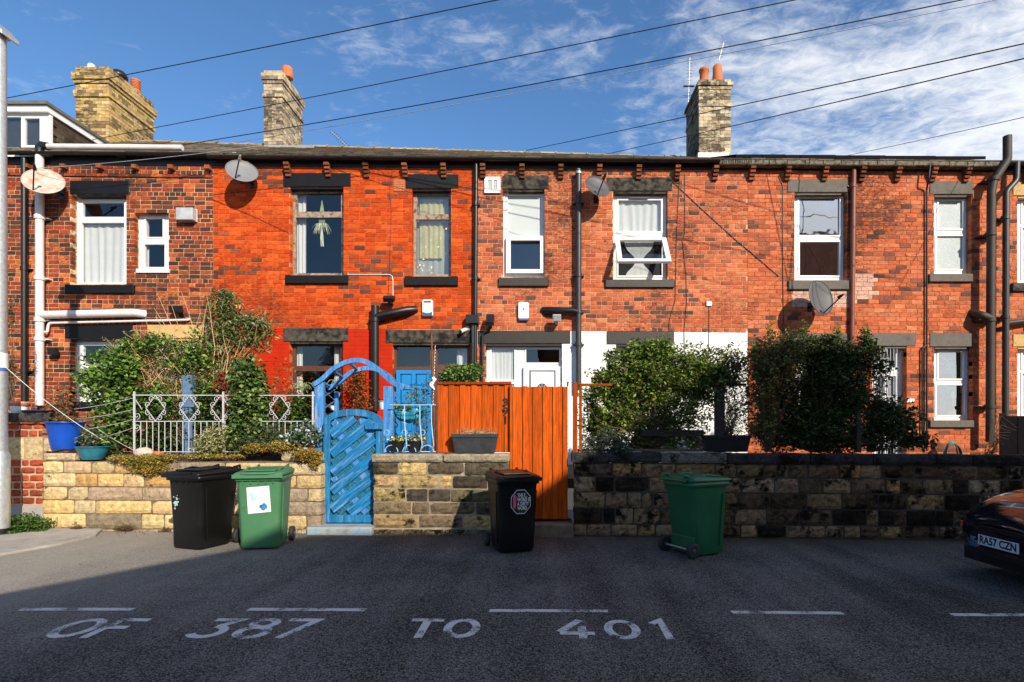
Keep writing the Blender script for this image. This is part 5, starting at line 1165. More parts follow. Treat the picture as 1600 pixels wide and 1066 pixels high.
def make_bin(loc, rz, mat, label, lidmat=None):
    t = thing('wheelie_bin', loc, label, 'wheelie bin', 'wheelie bins', rz); lm = lidmat or mat
    m = MB(); loft(m, [sec(.45, .46, .06, .02, -.04), sec(.47, .49, .06, .05, -.04), sec(.49, .53, .06, .35, -.02), sec(.535, .62, .06, .88, .0), sec(.54, .63, .06, .90, 0)]); m.build('body', mat, t, bevel=0)
    m = MB(); loft(m, [sec(.56, .66, .05, .895, 0), sec(.575, .68, .05, .90, 0), sec(.575, .68, .05, .955, 0), sec(.56, .66, .05, .96, 0)]); m.build('rim', mat, t)
    m = MB(); loft(m, [sec(.59, .70, .05, .962, -.01), sec(.60, .71, .05, .966, -.01), sec(.60, .71, .05, .985, -.01, .02), sec(.55, .64, .06, 1.005, -.01, .045), sec(.46, .50, .08, 1.012, .0, .07), sec(.42, .44, .08, 1.008, 0, .07)]); lid = m.build('lid', lm, t)
    m = MB(); loft(m, [sec(.60, .012, .005, .935, -.372), sec(.60, .012, .005, .985, -.372)]); m.build('lid_lip', lm, lid)
    for s_ in (-1, 1): MB().tube([(s_ * .18, .30, 1.03), (s_ * .19, .385, 1.05), (s_ * .19, .40, .99), (s_ * .18, .36, .95)], .02, 8).build('handle_bracket', lm, lid)
    MB().tube([(-.24, .41, .985), (.24, .41, .985)], .016, 10).build('handle', mat, t)
    for s_ in (-1, 1):
        MB().tube([(s_ * .20, .10, 1.028), (s_ * .21, .0, 1.045), (s_ * .20, -.12, 1.03)], .014, 8).build('lid_rib', lm, lid)
    m = MB(); m.box(-.215, .215, .20, .24, .05, .25); m.build('axle_housing', mat, t, bevel=.01)
    MB().tube([(-.29, .30, .10), (.29, .30, .10)], .012, 8).build('axle', METAL, t)
    for s_ in (-1, 1):
        wh = MB().lathe((s_ * .265, .30, .10), [(.07, -.028), (.095, -.028), (.10, -.018), (.10, .018), (.095, .028), (.07, .028)], 24, 'x').build('wheel', RUB, t)
        MB().lathe((s_ * .265, .30, .10), [(.02, -.034), (.03, -.022), (.062, -.02), (.068, -.024), (.068, .024), (.062, .02), (.03, .022), (.02, .034)], 20, 'x').build('hub', M('grey_hub', (.09, .085, .08), .5), wh)
    for s_ in (-1, 1):
        MB().tube([(s_ * .275, -.22, .80), (s_ * .262, -.20, .50), (s_ * .25, -.18, .12)], .009, 6).build('corner_rib', mat, t)
    MB().tube([(-.20, -.368, 1.0), (-.12, -.385, .992), (.12, -.385, .992), (.20, -.368, 1.0)], .012, 8).build('lid_handle', lm, lid)
    MB().box(-.19, .19, -.27, .12, 1.018, 1.034).build('lid_panel', lm, lid, bevel=.02)
    m = MB()
    for k in range(5): m.box(-.18 + k * .09 - .004, -.18 + k * .09 + .004, -.338, -.32, .86, .895)
    m.build('rib', mat, t, kind='stuff')
    return t
def gl(px, py): return gpt(px, py)
def binpos(px, py, lx, ly, rz):   # place local corner (lx,ly) at pixel on the ground
    p = gpt(px, py); c, s_ = math.cos(rz), math.sin(rz); return (p.x - (c * lx - s_ * ly), p.y - (s_ * lx + c * ly), p.z)
rz = R(-17); b1 = make_bin(binpos(312, 861, .225, -.27, rz), rz, BINK, 'black wheelie bin with white splash beside the bright green bin')
rz = R(12); b2 = make_bin(binpos(376, 860, -.225, -.27, rz), rz, BING, 'bright green wheelie bin with white poster in the sun')
rz = R(20); b3 = make_bin(binpos(783, 866, -.22, -.27, rz), rz, BINK, 'black wheelie bin with octagonal sticker in front of the orange gate')
rz = R(118); b4 = make_bin(binpos(1083, 872, -.225, .26, rz), rz, BINGD, 'dark green wheelie bin in shade at the sooty wall')
def facez(z, y0=-.27, y1=-.31): return y0 + (y1 - y0) * min(1, z / .88)
# body front face plane: tilt
def on_front(t, x, z, d=.003):
    yy = {0: 0}; 
    pts = [(.05, -.285), (.35, -.285), (.88, -.31)]
    y = -.285 if z < .35 else -.285 - (z - .35) / .53 * .025
    return Vector((x, y - d, z))
tiltf = math.atan(.025 / .53)
def front_poly(t, poly, mat, name, d=.003, **k):
    m = MB(); vs = [on_front(t, x, z, d) for x, z in poly]; m.add(vs, [tuple(range(len(poly)))]); return m.build(name, mat, t, **k)
po = front_poly(b2, [(-.13, .47), (.145, .49), (.125, .83), (-.145, .81)], WHT, 'poster')
rng_ = random.Random(3)
def blot(cx, cz, r, n=12): return [(cx + r * (1 + rng_.uniform(-.35, .35)) * math.cos(2 * math.pi * i / n), cz + r * (1 + rng_.uniform(-.35, .35)) * math.sin(2 * math.pi * i / n)) for i in range(n)]
PB = M('pale_blue_print', (.40, .60, .75), .5, .3, 60, 0)
for cx, cz, r, mt in ((.06, .56, .045, INKB), (.025, .555, .02, INKB), (-.06, .66, .035, PB), (-.09, .72, .03, PB), (-.07, .78, .012, PB), (-.09, .52, .012, PB), (.09, .63, .010, PB)): front_poly(b2, blot(cx, cz, r), mt, 'printed_figure', .0045)
for i in range(5): front_poly(b2, [(-.02, .70 - i * .016), (-.02 + .06, .702 - i * .016), (-.02 + .06, .705 - i * .016), (-.02, .703 - i * .016)], PB, 'printed_line', .0045)
# paint splash on the first black bin
m = MB()
for cx, cz, r in ((-.14, .60, .035), (-.12, .66, .018), (-.16, .53, .014), (-.10, .62, .012), (-.17, .68, .010), (-.11, .70, .006), (-.08, .66, .005)):
    m.add([on_front(b1, x, z, .003 + cx * .001) for x, z in blot(cx, cz, r, 14)], [tuple(range(14))])
m.build('paint_splash', M('pale_splash', (.45, .58, .60), .6, .3, 30, 0), b1)
# octagonal sticker on the third bin
oc = [(.035 + .155 * math.cos(R(22.5 + 45 * i)) * .93, .665 + .17 * math.sin(R(22.5 + 45 * i))) for i in range(8)]; oi_ = [(.035 + (x - .035) * .95, .665 + (z - .665) * .95) for x, z in oc]
front_poly(b3, oc, WHT, 'sticker', .003); front_poly(b3, oi_, INKK, 'sticker_field', .0045)
front_poly(b3, [(-.070, .60), (-.05, .57), (-.03, .60), (-.025, .74), (-.05, .77), (-.070, .74)], INKP, 'sticker_figure', .006)
for i, s_ in enumerate(('THE F...', 'WORD IS', 'A DIRTY', 'WORD')):
    p = on_front(b3, -.012, .748 - i * .056, .007); textmesh(s_, .068, p, (R(90) + tiltf, 0, 0), WHT, b3, 'sticker_lettering', off=.0012, align='LEFT', ext=.0, sx=.60)
p = on_front(b3, .035, .535, .007); textmesh('.... ......', .02, p, (R(90) + tiltf, 0, 0), WHT, b3, 'sticker_lettering', ext=0)
# painted number on the left side of the third bin
for ch, z, sz_ in (('3', .70, .2), ('1', .38, .34)):
    m = textmesh(ch, sz_, (-.262 - .0 * z, -.0, z), (R(90), 0, R(-90)), M('grey_chalk', (.22, .22, .22), .8, .4, 60, 0), b3, 'painted_number', off=-.006, ext=0, sx=.8)
    m.rotation_euler = (R(90) + .04, 0, R(-90)); m.location = (-(.245 + (z - .35) / .53 * .0225) - .004, 0, z)
# ------------------------------------------------------------------ parked car
car = thing('parked_car', (4.88, 5.85, G(5) + .03), 'dark blue parked car with front number plate cut off by the right edge', 'car')
def csec(x, w_, zb, zs, zt, tw):   # half cross-section mirrored
    pts = [(-w_ * .86, zb), (-w_ * .97, zb + .10), (-w_, (zb + zs) / 2), (-w_ * .975, zs - .03), (-w_ * .90, zs + .01), (-tw, zt - .03), (-tw * .6, zt), (0, zt + .012)]
    return [(x, y, z) for y, z in pts] + [(x, -y, z) for y, z in pts[-2::-1]]
S = [(.0, .50, .30, .54, .60, .35), (.02, .62, .24, .62, .69, .44), (.10, .70, .20, .67, .77, .50), (.25, .765, .19, .75, .89, .55), (.5, .81, .19, .81, .97, .57), (.8, .82, .19, .86, 1.02, .58), (1.05, .825, .19, .90, 1.06, .6), (1.2, .83, .19, .92, 1.09, .62), (1.7, .83, .19, .90, 1.42, .56), (2.1, .83, .19, .91, 1.47, .56), (2.9, .83, .19, .92, 1.46, .55), (3.4, .82, .19, .93, 1.38, .54), (3.75, .80, .20, .90, 1.0, .55), (3.85, .72, .28, .80, .85, .5)]
m = MB(); secs = [csec(*s_) for s_ in S]; n = len(secs[0]); vs = [p for s_ in secs for p in s_]; m.smooth = True
m.add(vs, [(i * n + j, (i + 1) * n + j, (i + 1) * n + (j + 1) % n, i * n + (j + 1) % n)[::-1] for i in range(len(secs) - 1) for j in range(n)] + [tuple(range(n)), tuple(range((len(secs) - 1) * n, len(secs) * n))[::-1]])
cb_ = m.build('body', CARP, car); ss = cb_.modifiers.new('s', 'SUBSURF'); ss.levels = 2; ss.render_levels = 2
MB().add([(1.18, -.60, 1.00), (1.18, .60, 1.00), (1.66, .52, 1.40), (1.66, -.52, 1.40)], [(0, 1, 2, 3)]).build('windscreen', GLD, car)
for s_ in (-1, 1):
    MB().add([(1.35, s_ * .80, .98), (3.3, s_ * .80, .98), (3.1, s_ * .63, 1.36), (1.75, s_ * .63, 1.38)], [(0, 1, 2, 3)]).build('side_window', GLD, car)
    m = MB(); m.smooth = True; hl_ = []
    vs = []
    for i in range(7):
        for j in range(5):
            u_, v_ = i / 6, j / 4; y = s_ * (.44 + .24 * u_); z = .47 + .02 * u_ + (.10 + .06 * u_) * v_; x = -.005 + .30 * max(0, (abs(y) - .46)) ** 1.3 * 1.6 + (z - .47) * .35 - .012 * math.sin(v_ * math.pi); vs.append((x + .015, y, z))
    m.add(vs, [(i * 5 + j, i * 5 + j + 1, (i + 1) * 5 + j + 1, (i + 1) * 5 + j) for i in range(6) for j in range(4)]); m.build('headlight', M('lamp_glass', (.10, .12, .15), .08, 0, 5, 0, metal=.3), car)
    MB().box(.10, .15, min(s_ * .70, s_ * .735), max(s_ * .70, s_ * .735), .50, .56).build('indicator_lamp', M('amber_lens', (.7, .13, .01), .2, 0, 5, 0), car, bevel=.01)
    for xx in (.68, 3.15):
        wh = MB().lathe((xx, s_ * .76, .30), [(.20, -.09), (.28, -.09), (.30, -.06), (.30, .06), (.28, .09), (.20, .09)], 28, 'y').build('wheel', RUB, car); MB().lathe((xx, s_ * .80, .30), [(.03, .0), (.19, .02), (.20, -.02)], 20, 'y').build('rim', METAL, wh)
    MB().box(1.35, 1.5, min(s_ * .84, s_ * .98), max(s_ * .84, s_ * .98), .95, 1.07).build('wing_mirror', CARP, car, bevel=.03)
MB().tube([(1.16, -.1, 1.085), (1.3, .45, 1.13)], .008, 5).build('wiper', BPLA, car)
MB().box(.12, 3.6, -.70, .70, .13, .30).build('underbody', BPLA, car)
MB().box(-.045, -.012, -.45, .45, .26, .33).build('bumper_strip', BPLA, car, bevel=.01); MB().box(-.02, .02, -.30, .30, .53, .58).build('grille', BPLA, car, bevel=.005)
pl_ = MB().box(-.062, -.052, -.26, .26, .375, .486).build('number_plate', M('white_plate', (.62, .66, .72), .35, .03, 5, 0), car, bevel=.003)
textmesh('RA57 CZN', .112, (-.0635, 0, .4305), (R(90), 0, R(-90)), INKK, pl_, 'registration', off=.0035, ext=0, sx=.92)
bpy.data.objects['registration'].location = (-.0635, 0, .4305)
# ------------------------------------------------------------------ street lamp at the far left
lp = thing0('street_lamp', 'galvanised street lamp column at the left picture edge', 'street lamp', loc=(hx(-2, 7.8), 7.8, G(-7)))
lc_ = Vector(lp.location); zT = hz(56, 7.8) - lc_.z
MB().tube([(0, 0, 0), (0, 0, .15)], .115, 20).build('foot', BPLA, lp); MB().tube([(0, 0, .12), (0, 0, hz(712, 7.8) - lc_.z), (0, 0, hz(705, 7.8) - lc_.z)], [.125, .125, .10], 24).build('base', METAL, lp)
MB().tube([(0, 0, .9), (0, 0, zT)], [.10, .085], 24).build('column', METAL, lp)
MB().tube([(0, 0, hz(575, 7.8) - lc_.z), (0, 0, hz(552, 7.8) - lc_.z)], .102, 24).build('sticker', UPVC, lp); MB().tube([(0, 0, hz(580, 7.8) - lc_.z), (0, 0, hz(575.5, 7.8) - lc_.z)], .103, 24).build('blue_band', M('blue_band', (.05, .12, .4), .5), lp)
m = MB(); z = zT; m.add([(-.25, -.15, z + .24), (.02, -.15, z + .16), (.16, -.12, z + .0), (.16, -.12, z - .05), (.04, -.15, z + .02), (-.25, -.15, z + .0)] + [(a, .15, b) for a, b in ((-.25, z + .24), (.02, z + .16), (.16, z), (.16, z - .05), (.04, z + .02), (-.25, z))], [tuple(range(6))[::-1], tuple(range(6, 12))] + [(j, (j + 1) % 6, 6 + (j + 1) % 6, 6 + j) for j in range(6)]); m.build('lantern', METAL, lp, bevel=.01)
MB().tube([(0, -.09, .50), (0, -.10, .50)], .02, 10).build('door_bolt', BPLA, lp)
# twine from the lamp column to the plants
def sagline(a, b, sag, label, r=.004, mat=WPAINT): 
    A, B = P(*a), P(*b); MB().tube([A.lerp(B, i / 12) - Vector((0, 0, sag * 4 * (i / 12) * (1 - i / 12))) for i in range(13)], r, 5).build('twine', mat, label=label, cat='string')
sagline((9, 574, 7.8), (165, 690, 8.4), .06, 'white twine slanting from the lamp column down to the teal bowl'); sagline((9, 576, 7.8), (20, 625, 8.4), .02, 'white twine hanging from the lamp column to the white pot')
for i, (a, b) in enumerate((((110, 640), (208, 622)), ((118, 655), (208, 640)), ((125, 672), (210, 655)), ((130, 690), (210, 668)), ((150, 668), (212, 705)))): sagline((*a, 8.6), (*b, 8.5), .02, ('topmost', 'second', 'third', 'lowest', 'steepest')[i] + ' pale training wire by the left end of the iron railing', .004, IRON)
# ------------------------------------------------------------------ foliage
def leafmesh(name, pts, size, cols, parent=None, asp=.5, droop=.0, mat=LEAF, kind='stuff', outward=None, **k):
    n = len(pts); pts = np.asarray(pts, float); sz = size * rng.uniform(.6, 1.3, n)[:, None]
    d = rng.normal(size=(n, 3)); d[:, 2] = d[:, 2] * .6 - droop
    if outward is not None: d += outward
    d /= np.linalg.norm(d, axis=1)[:, None]; s_ = np.cross(d, rng.normal(size=(n, 3)) * .6 + np.array([0, -.3, 1])); s_ /= np.linalg.norm(s_, axis=1)[:, None] + 1e-9
    nn = np.cross(d, s_)
    tip = pts + d * sz; m1 = pts + d * sz * .45 + s_ * sz * asp * .5 - nn * sz * .08; m2 = pts + d * sz * .45 - s_ * sz * asp * .5 - nn * sz * .08; mid = pts + d * sz * .55 + nn * sz * .05
    V = np.stack([pts, m1, tip, m2, mid], 1).reshape(-1, 3); b = np.arange(n)[:, None] * 5
    T = np.concatenate([b + np.array([[0, 1, 4]]), b + np.array([[1, 2, 4]]), b + np.array([[2, 3, 4]]), b + np.array([[3, 0, 4]])], 1).reshape(-1, 3)
    me = bpy.data.meshes.new(name); me.vertices.add(len(V)); me.vertices.foreach_set('co', V.ravel()); me.loops.add(T.size); me.loops.foreach_set('vertex_index', T.ravel().astype(np.int32))
    me.polygons.add(len(T)); me.polygons.foreach_set('loop_start', np.arange(0, T.size, 3, dtype=np.int32)); me.polygons.foreach_set('loop_total', np.full(len(T), 3, dtype=np.int32))
    me.update(calc_edges=True); me.validate(); me.materials.append(mat)
    C = np.repeat(np.concatenate([cols, np.ones((n, 1))], 1), 4, 0); a = me.attributes.new('col', 'FLOAT_COLOR', 'FACE'); a.data.foreach_set('color', C.ravel())
    o = bpy.data.objects.new(name, me); COL.objects.link(o)
    if parent: o.parent = parent
    o['kind'] = kind; return o
def ell(c, r, n, bias=.5, gap=.0, f=3.5, seed=0):
    q = rng.normal(size=(n * 2, 3)); q /= np.linalg.norm(q, axis=1)[:, None]; q *= rng.uniform(0, 1, (n * 2, 1)) ** bias
    lump = 1 + .14 * np.sin(q[:, :1] * 7 + seed) + .12 * np.sin(q[:, 2:3] * 9 + q[:, :1] * 5 + seed) ; p = np.array(c) + q * np.array(r) * lump
    if gap:
        g = np.sin(p[:, 0] * f * 2 + seed) * np.sin(p[:, 2] * f * 2.3 + seed * 2) + .6 * np.sin(p[:, 0] * f * 5 + p[:, 2] * f * 4 + seed) * np.sin(p[:, 1] * 5); p = p[g > -1.0 + gap * 1.3 + rng.uniform(-.5, .5, len(p))]
    return p[:n]
def pick(pal, n, v=.25):
    pal = np.array(pal); c = pal[rng.integers(0, len(pal), n)] * rng.uniform(1 - v, 1 + v, (n, 1)); return c
def twigs(name, base, targets, r0, mat, parent, wob=.08, n=3):
    m = MB()
    for t_ in targets:
        b = Vector(base) + Vector((random.uniform(-.05, .05), random.uniform(-.04, .04), 0)) if not isinstance(base[0], (tuple, list)) else Vector(random.choice(base)); t_ = Vector(t_); K = 6; pts = [b.lerp(t_, i / K) + Vector((random.gauss(0, wob), random.gauss(0, wob), random.gauss(0, wob * .6))) * (0 if i == 0 else 1) * (.3 + i / K) for i in range(K + 1)]
        m.tube(pts, [r0 * (1 - .8 * i / K) for i in range(K + 1)], n, cap=False)
    return m.build(name, mat, parent)
def plant(name, label, cat, clumps, size, pal, base=None, ntw=30, r0=.01, tmat=TWIG, D=8.9, asp=.5, gap=0, bias=.5, wob=.05, droop=0, group=None, leafname='leaves', f=3.5):
    """clumps: (px, py, rpx, rpy, ry, n [, D])"""
    c0 = clumps[0]; bb = P(*(base or (c0[0], c0[1] + c0[3])), D); t = thing0(name, label, cat, group, loc=tuple(bb)); P_ = []
    for i, c in enumerate(clumps):
        Dc = c[6] if len(c) > 6 else D; cc = P(c[0], c[1], Dc); P_.append(ell(cc, (c[2] * Dc / F, c[4], c[3] * Dc / F), c[5], bias, gap, f, i * 1.7 + c[0]))
    pts = np.concatenate(P_); pts = pts[pts[:, 2] > .0] - np.array(bb); cols = pick(pal, len(pts)); leafmesh(leafname, pts, size, cols, t, asp, droop)
    if ntw: twigs('stems', (0, 0, 0), pts[rng.integers(0, len(pts), ntw)], r0, tmat, t, wob)
    return t
GRN = [(.09, .17, .02), (.13, .23, .025), (.06, .12, .018), (.18, .28, .03), (.12, .15, .03), (.26, .36, .04)]
DGR = [(.03, .06, .012), (.045, .085, .015), (.025, .045, .01), (.065, .095, .02), (.07, .06, .025)]
OLV = [(.10, .11, .03), (.16, .12, .04), (.07, .08, .025), (.22, .15, .06), (.12, .06, .03), (.05, .07, .02)]
DRY = [(.52, .36, .15), (.40, .27, .11), (.60, .45, .22), (.22, .18, .06), (.30, .18, .07)]
GR2 = [(.10, .20, .03), (.16, .28, .04), (.07, .14, .025), (.24, .36, .06), (.04, .08, .02)]
plant('hedge', 'large bushy green hedge against the white painted wall', 'hedge',
      [(990, 596, 72, 50, .42, 8500), (1045, 584, 74, 48, .42, 8000), (948, 632, 42, 52, .4, 4800), (1018, 548, 44, 20, .3, 1900), (1098, 592, 54, 44, .42, 4600), (936, 672, 30, 34, .3, 1600), (985, 655, 62, 42, .35, 3000), (1058, 645, 60, 38, .35, 2200), (1040, 690, 70, 16, .25, 1300), (1128, 590, 36, 30, .3, 1000), (1140, 565, 30, 26, .25, 320)],
      .066, GRN + OLV[:3], base=(1020, 706), ntw=260, r0=.009, D=9.1, gap=.12, bias=.40, wob=.09, f=2.6)
plant('creeper_mesh', 'tangle of bare twigs and sparse leaves over white wall between the hedges', 'climber', [(1150, 640, 42, 60, .2, 900), (1060, 672, 60, 28, .2, 600), (1150, 575, 30, 40, .2, 300)], .05, DGR + OLV, base=(1130, 706), ntw=150, r0=.007, D=9.0, bias=.7, wob=.10)
plant('hedge', 'tall dark green hedge left of the grilled door', 'hedge',
      [(1282, 612, 66, 82, .45, 10000), (1220, 632, 40, 74, .4, 3600), (1188, 600, 26, 60, .3, 900), (1322, 612, 50, 76, .42, 6500), (1250, 550, 38, 28, .3, 2400), (1300, 552, 40, 26, .3, 2400), (1200, 560, 30, 40, .3, 1900), (1348, 560, 24, 32, .3, 1300), (1375, 668, 40, 40, .4, 3200), (1240, 675, 76, 34, .4, 5200), (1310, 685, 60, 24, .4, 3200)],
      .066, DGR + [(.07, .09, .02), (.10, .11, .03)], base=(1270, 706), ntw=220, r0=.012, D=9.25, gap=.32, bias=.42, wob=.07)
plant('shrub', 'loose olive and reddish shrub on the left flank of the dark hedge', 'shrub', [(1195, 585, 32, 56, .3, 2600, 8.75), (1228, 556, 36, 42, .3, 2200, 8.75), (1190, 650, 26, 44, .25, 1300, 8.9), (1150, 575, 26, 40, .2, 400, 8.8)], .055, OLV + [(.18, .26, .04), (.26, .12, .05), (.22, .30, .05)], base=(1200, 706), ntw=60, r0=.008, D=8.95, gap=.3, bias=.6)
plant('rose_shrub', 'loose dark rose stems reaching across the grilled door', 'shrub', [(1385, 640, 34, 26, .25, 420), (1415, 660, 30, 34, .25, 420), (1375, 575, 26, 20, .2, 160), (1355, 540, 14, 26, .2, 220), (1430, 690, 34, 16, .25, 420)], .085, DGR, base=(1360, 706), ntw=34, r0=.012, D=9.2, asp=.65, bias=.7)
plant('shrub_sprigs', 'upright leafy sprigs standing above the dark hedge', 'shrub', [(1202, 520, 6, 26, .1, 130), (1232, 535, 8, 26, .1, 150), (1255, 517, 9, 18, .1, 130), (1310, 520, 8, 18, .1, 120), (1350, 520, 6, 18, .1, 120), (1180, 545, 10, 18, .1, 120)], .05, GRN, base=(1260, 640), ntw=26, r0=.006, D=9.2, bias=.8)
plant('buddleia', 'tall buddleia with sunlit grey green leaves left of the red wall', 'shrub', [(352, 490, 28, 36, .3, 800), (385, 522, 42, 34, .35, 1300), (340, 530, 34, 40, .35, 900), (398, 505, 28, 20, .3, 400), (350, 580, 40, 40, .3, 900), (352, 465, 20, 14, .2, 260)], .10, [(.11, .17, .04), (.17, .23, .06), (.08, .11, .03), (.30, .33, .18), (.16, .15, .04)], base=(325, 706), ntw=44, r0=.017, tmat=TWIGP, D=9.6, asp=.3, gap=.2, bias=.6, droop=.4)
plant('ivy_column', 'dense column of ivy growing through the iron railing', 'ivy', [(388, 590, 24, 32, .3, 1500, 8.6), (393, 630, 30, 36, .3, 2000, 8.6), (390, 675, 32, 34, .3, 2000, 8.6)], .07, [(.05, .11, .02), (.08, .15, .03), (.04, .08, .015), (.30, .36, .12), (.16, .22, .05)], base=(388, 708), ntw=10, D=8.65, asp=.85, bias=.35, droop=.5)
plant('green_bush', 'bright green leafy bush in front of the lower left window', 'shrub', [(190, 575, 30, 30, .3, 1300), (180, 610, 42, 42, .35, 1800), (192, 650, 40, 40, .35, 1500), (150, 590, 32, 24, .25, 700), (175, 685, 34, 28, .3, 900)], .075, GR2, base=(185, 708), ntw=30, r0=.01, D=9.0, asp=.7, gap=.2, bias=.5)
plant('dry_shrub', 'straw coloured dry shrub over the iron railing', 'shrub', [(275, 562, 60, 34, .35, 1700), (240, 540, 40, 24, .3, 600), (310, 590, 44, 40, .35, 1200), (230, 600, 34, 40, .3, 600), (200, 545, 36, 18, .25, 260)], .085, DRY + [(.10, .16, .03), (.08, .13, .02), (.16, .22, .05)], base=(290, 706), ntw=210, r0=.013, tmat=TWIGP, D=9.3, asp=.18, gap=.2, bias=.6, wob=.10)
plant('leafy_climber', 'green leafy shoots mixed into the straw coloured shrub', 'climber', [(230, 540, 50, 22, .3, 800, 9.1), (300, 560, 44, 40, .3, 1000, 9.1), (160, 560, 40, 16, .25, 260, 9.1), (330, 610, 26, 30, .25, 700, 9.0), (250, 620, 30, 26, .25, 600, 9.0)], .07, GR2 + GRN[:3], base=(300, 706), ntw=30, r0=.007, D=9.1, asp=.55, gap=.2, bias=.7)
m = MB(); b0 = P(318, 706, 9.2)
for i in range(22):
    tx = P(random.uniform(215, 385), random.uniform(455, 560), 9.3); K = 8; bow = random.uniform(-.25, .35)
    m.tube([b0.lerp(tx, k / K) + Vector((bow * math.sin(math.pi * k / K) + random.gauss(0, .012), random.gauss(0, .02), .10 * math.sin(math.pi * k / K))) for k in range(K + 1)], [.014 - .0014 * k for k in range(K + 1)], 5)
m.build('dead_canes', TWIGP, None, kind='stuff', label='pale bare arching canes rising through the straw coloured shrub', cat='shrub')
plant('shadowed_shrub', 'dark green shrub low behind the iron railing', 'shrub', [(250, 650, 44, 54, .3, 3000), (320, 655, 44, 54, .3, 3000), (440, 660, 44, 46, .3, 2800), (345, 620, 20, 30, .2, 700), (470, 650, 22, 44, .2, 1000), (280, 692, 80, 18, .2, 2400), (430, 692, 60, 18, .2, 2400), (160, 690, 50, 20, .2, 1400)], .07, DGR + GRN[:3], base=(330, 708), ntw=30, r0=.012, D=9.2, gap=.2)
plant('red_climber', 'red leaved climber beside the ivy column', 'climber', [(358, 640, 9, 32, .12, 180), (345, 600, 14, 18, .12, 120), (418, 640, 10, 40, .15, 160)], .06, [(.40, .03, .02), (.26, .03, .02), (.12, .08, .02)], base=(358, 706), ntw=10, D=8.75, asp=.8)
plant('variegated_shrub', 'cream variegated spiky shrub on the wall behind the bins', 'shrub', [(335, 692, 32, 20, .22, 1400), (350, 678, 24, 14, .2, 500)], .085, [(.50, .46, .22), (.60, .56, .32), (.22, .28, .08), (.40, .36, .16)], base=(338, 712), ntw=0, D=8.5, asp=.18, bias=.5)
plant('rosemary', 'grey green rosemary bush between the bins and ivy', 'shrub', [(390, 690, 26, 20, .2, 1000), (425, 680, 24, 22, .2, 800)], .06, [(.08, .11, .04), (.12, .15, .06), (.06, .09, .03)], base=(400, 712), ntw=14, D=8.45, asp=.25)
plant('flowering_shrub', 'small dark leaved shrub with pale flowers left of the blue gate', 'shrub', [(478, 682, 24, 24, .2, 1100), (455, 694, 22, 16, .2, 600)], .055, [(.05, .09, .03), (.07, .12, .04), (.10, .16, .06), (.55, .55, .60)], base=(475, 712), ntw=12, D=8.4, asp=.6)
MOS = [(.38, .26, .04), (.26, .22, .035), (.46, .28, .05), (.16, .18, .03), (.50, .24, .05)]
plant('sedum_mat', 'ochre sedum mat spilling over the left part of the sandstone wall', 'ground cover', [(225, 721, 40, 9, .12, 3600, 8.27), (232, 731, 30, 11, .08, 2800, 8.24), (215, 716, 52, 6, .14, 2200, 8.32), (262, 715, 18, 7, .12, 1200, 8.30), (330, 713, 60, 4, .12, 1200, 8.34)], .026, MOS + [(.12, .17, .03)], ntw=0, D=8.3, asp=.8, bias=.6)
plant('sedum_mat', 'brown mossy sedum mat on the wall end beside the blue gate', 'ground cover', [(480, 710, 22, 10, .16, 3000, 8.27), (440, 698, 30, 9, .16, 2200, 8.30), (492, 720, 9, 14, .08, 900, 8.24), (400, 700, 24, 8, .14, 1400, 8.32)], .026, MOS, ntw=0, D=8.3, asp=.8, bias=.6)
plant('sedum_mat', 'orange sedum filling the large cobalt pot', 'pot plant', [(102, 655, 28, 5, .18, 900, 8.42), (80, 660, 6, 8, .1, 150, 8.38)], .028, [(.34, .14, .03), (.26, .15, .04), (.18, .14, .04)], base=(102, 660), ntw=0, D=8.42, asp=.5)
plant('pot_shrub', 'small twiggy shrub growing behind the cobalt pot', 'pot plant', [(100, 625, 24, 22, .2, 260), (85, 640, 16, 10, .15, 160)], .05, [(.07, .11, .03), (.16, .12, .05), (.45, .12, .04)], base=(102, 660), ntw=30, r0=.006, D=8.5, asp=.6)
plant('bowl_plant', 'leafy plant in the teal bowl', 'pot plant', [(145, 686, 22, 10, .16, 380), (140, 678, 14, 8, .12, 140)], .045, [(.12, .17, .08), (.07, .11, .03), (.20, .22, .12)], base=(145, 696), ntw=16, r0=.004, D=8.4, asp=.7)
plant('green_hedge_top', 'glossy green bush showing above the orange fence', 'shrub', [(720, 586, 34, 17, .3, 1700), (742, 578, 14, 12, .2, 400), (705, 590, 20, 12, .2, 500)], .05, GR2, base=(718, 640), ntw=20, D=9.6, asp=.65, bias=.4)
plant('red_leaf_creeper', 'orange red creeper climbing the red painted wall', 'climber', [(560, 600, 20, 26, .1, 600), (565, 630, 20, 20, .1, 450), (558, 582, 14, 10, .1, 160)], .062, [(.34, .10, .015), (.22, .09, .015), (.12, .10, .02), (.42, .14, .03), (.28, .05, .01)], base=(562, 690), ntw=26, r0=.007, D=11.6, asp=.6, gap=.2)
plant('bare_branch_shrub', 'sparse brown twigs with few leaves in front of the lower brown window', 'shrub', [(455, 610, 44, 44, .3, 240), (430, 590, 30, 30, .2, 120)], .06, [(.30, .10, .02), (.14, .12, .03), (.36, .18, .04)], base=(425, 690), ntw=26, r0=.009, D=9.8, wob=.08)
plant('climbing_plant', 'climbing plant wound around the iron cage', 'climber', [(650, 620, 20, 22, .12, 190), (625, 636, 22, 7, .1, 160), (660, 650, 18, 30, .1, 170), (670, 600, 8, 22, .1, 60)], .05, [(.10, .15, .03), (.16, .20, .06), (.07, .10, .03)], base=(660, 706), ntw=30, r0=.005, D=8.7, asp=.6)
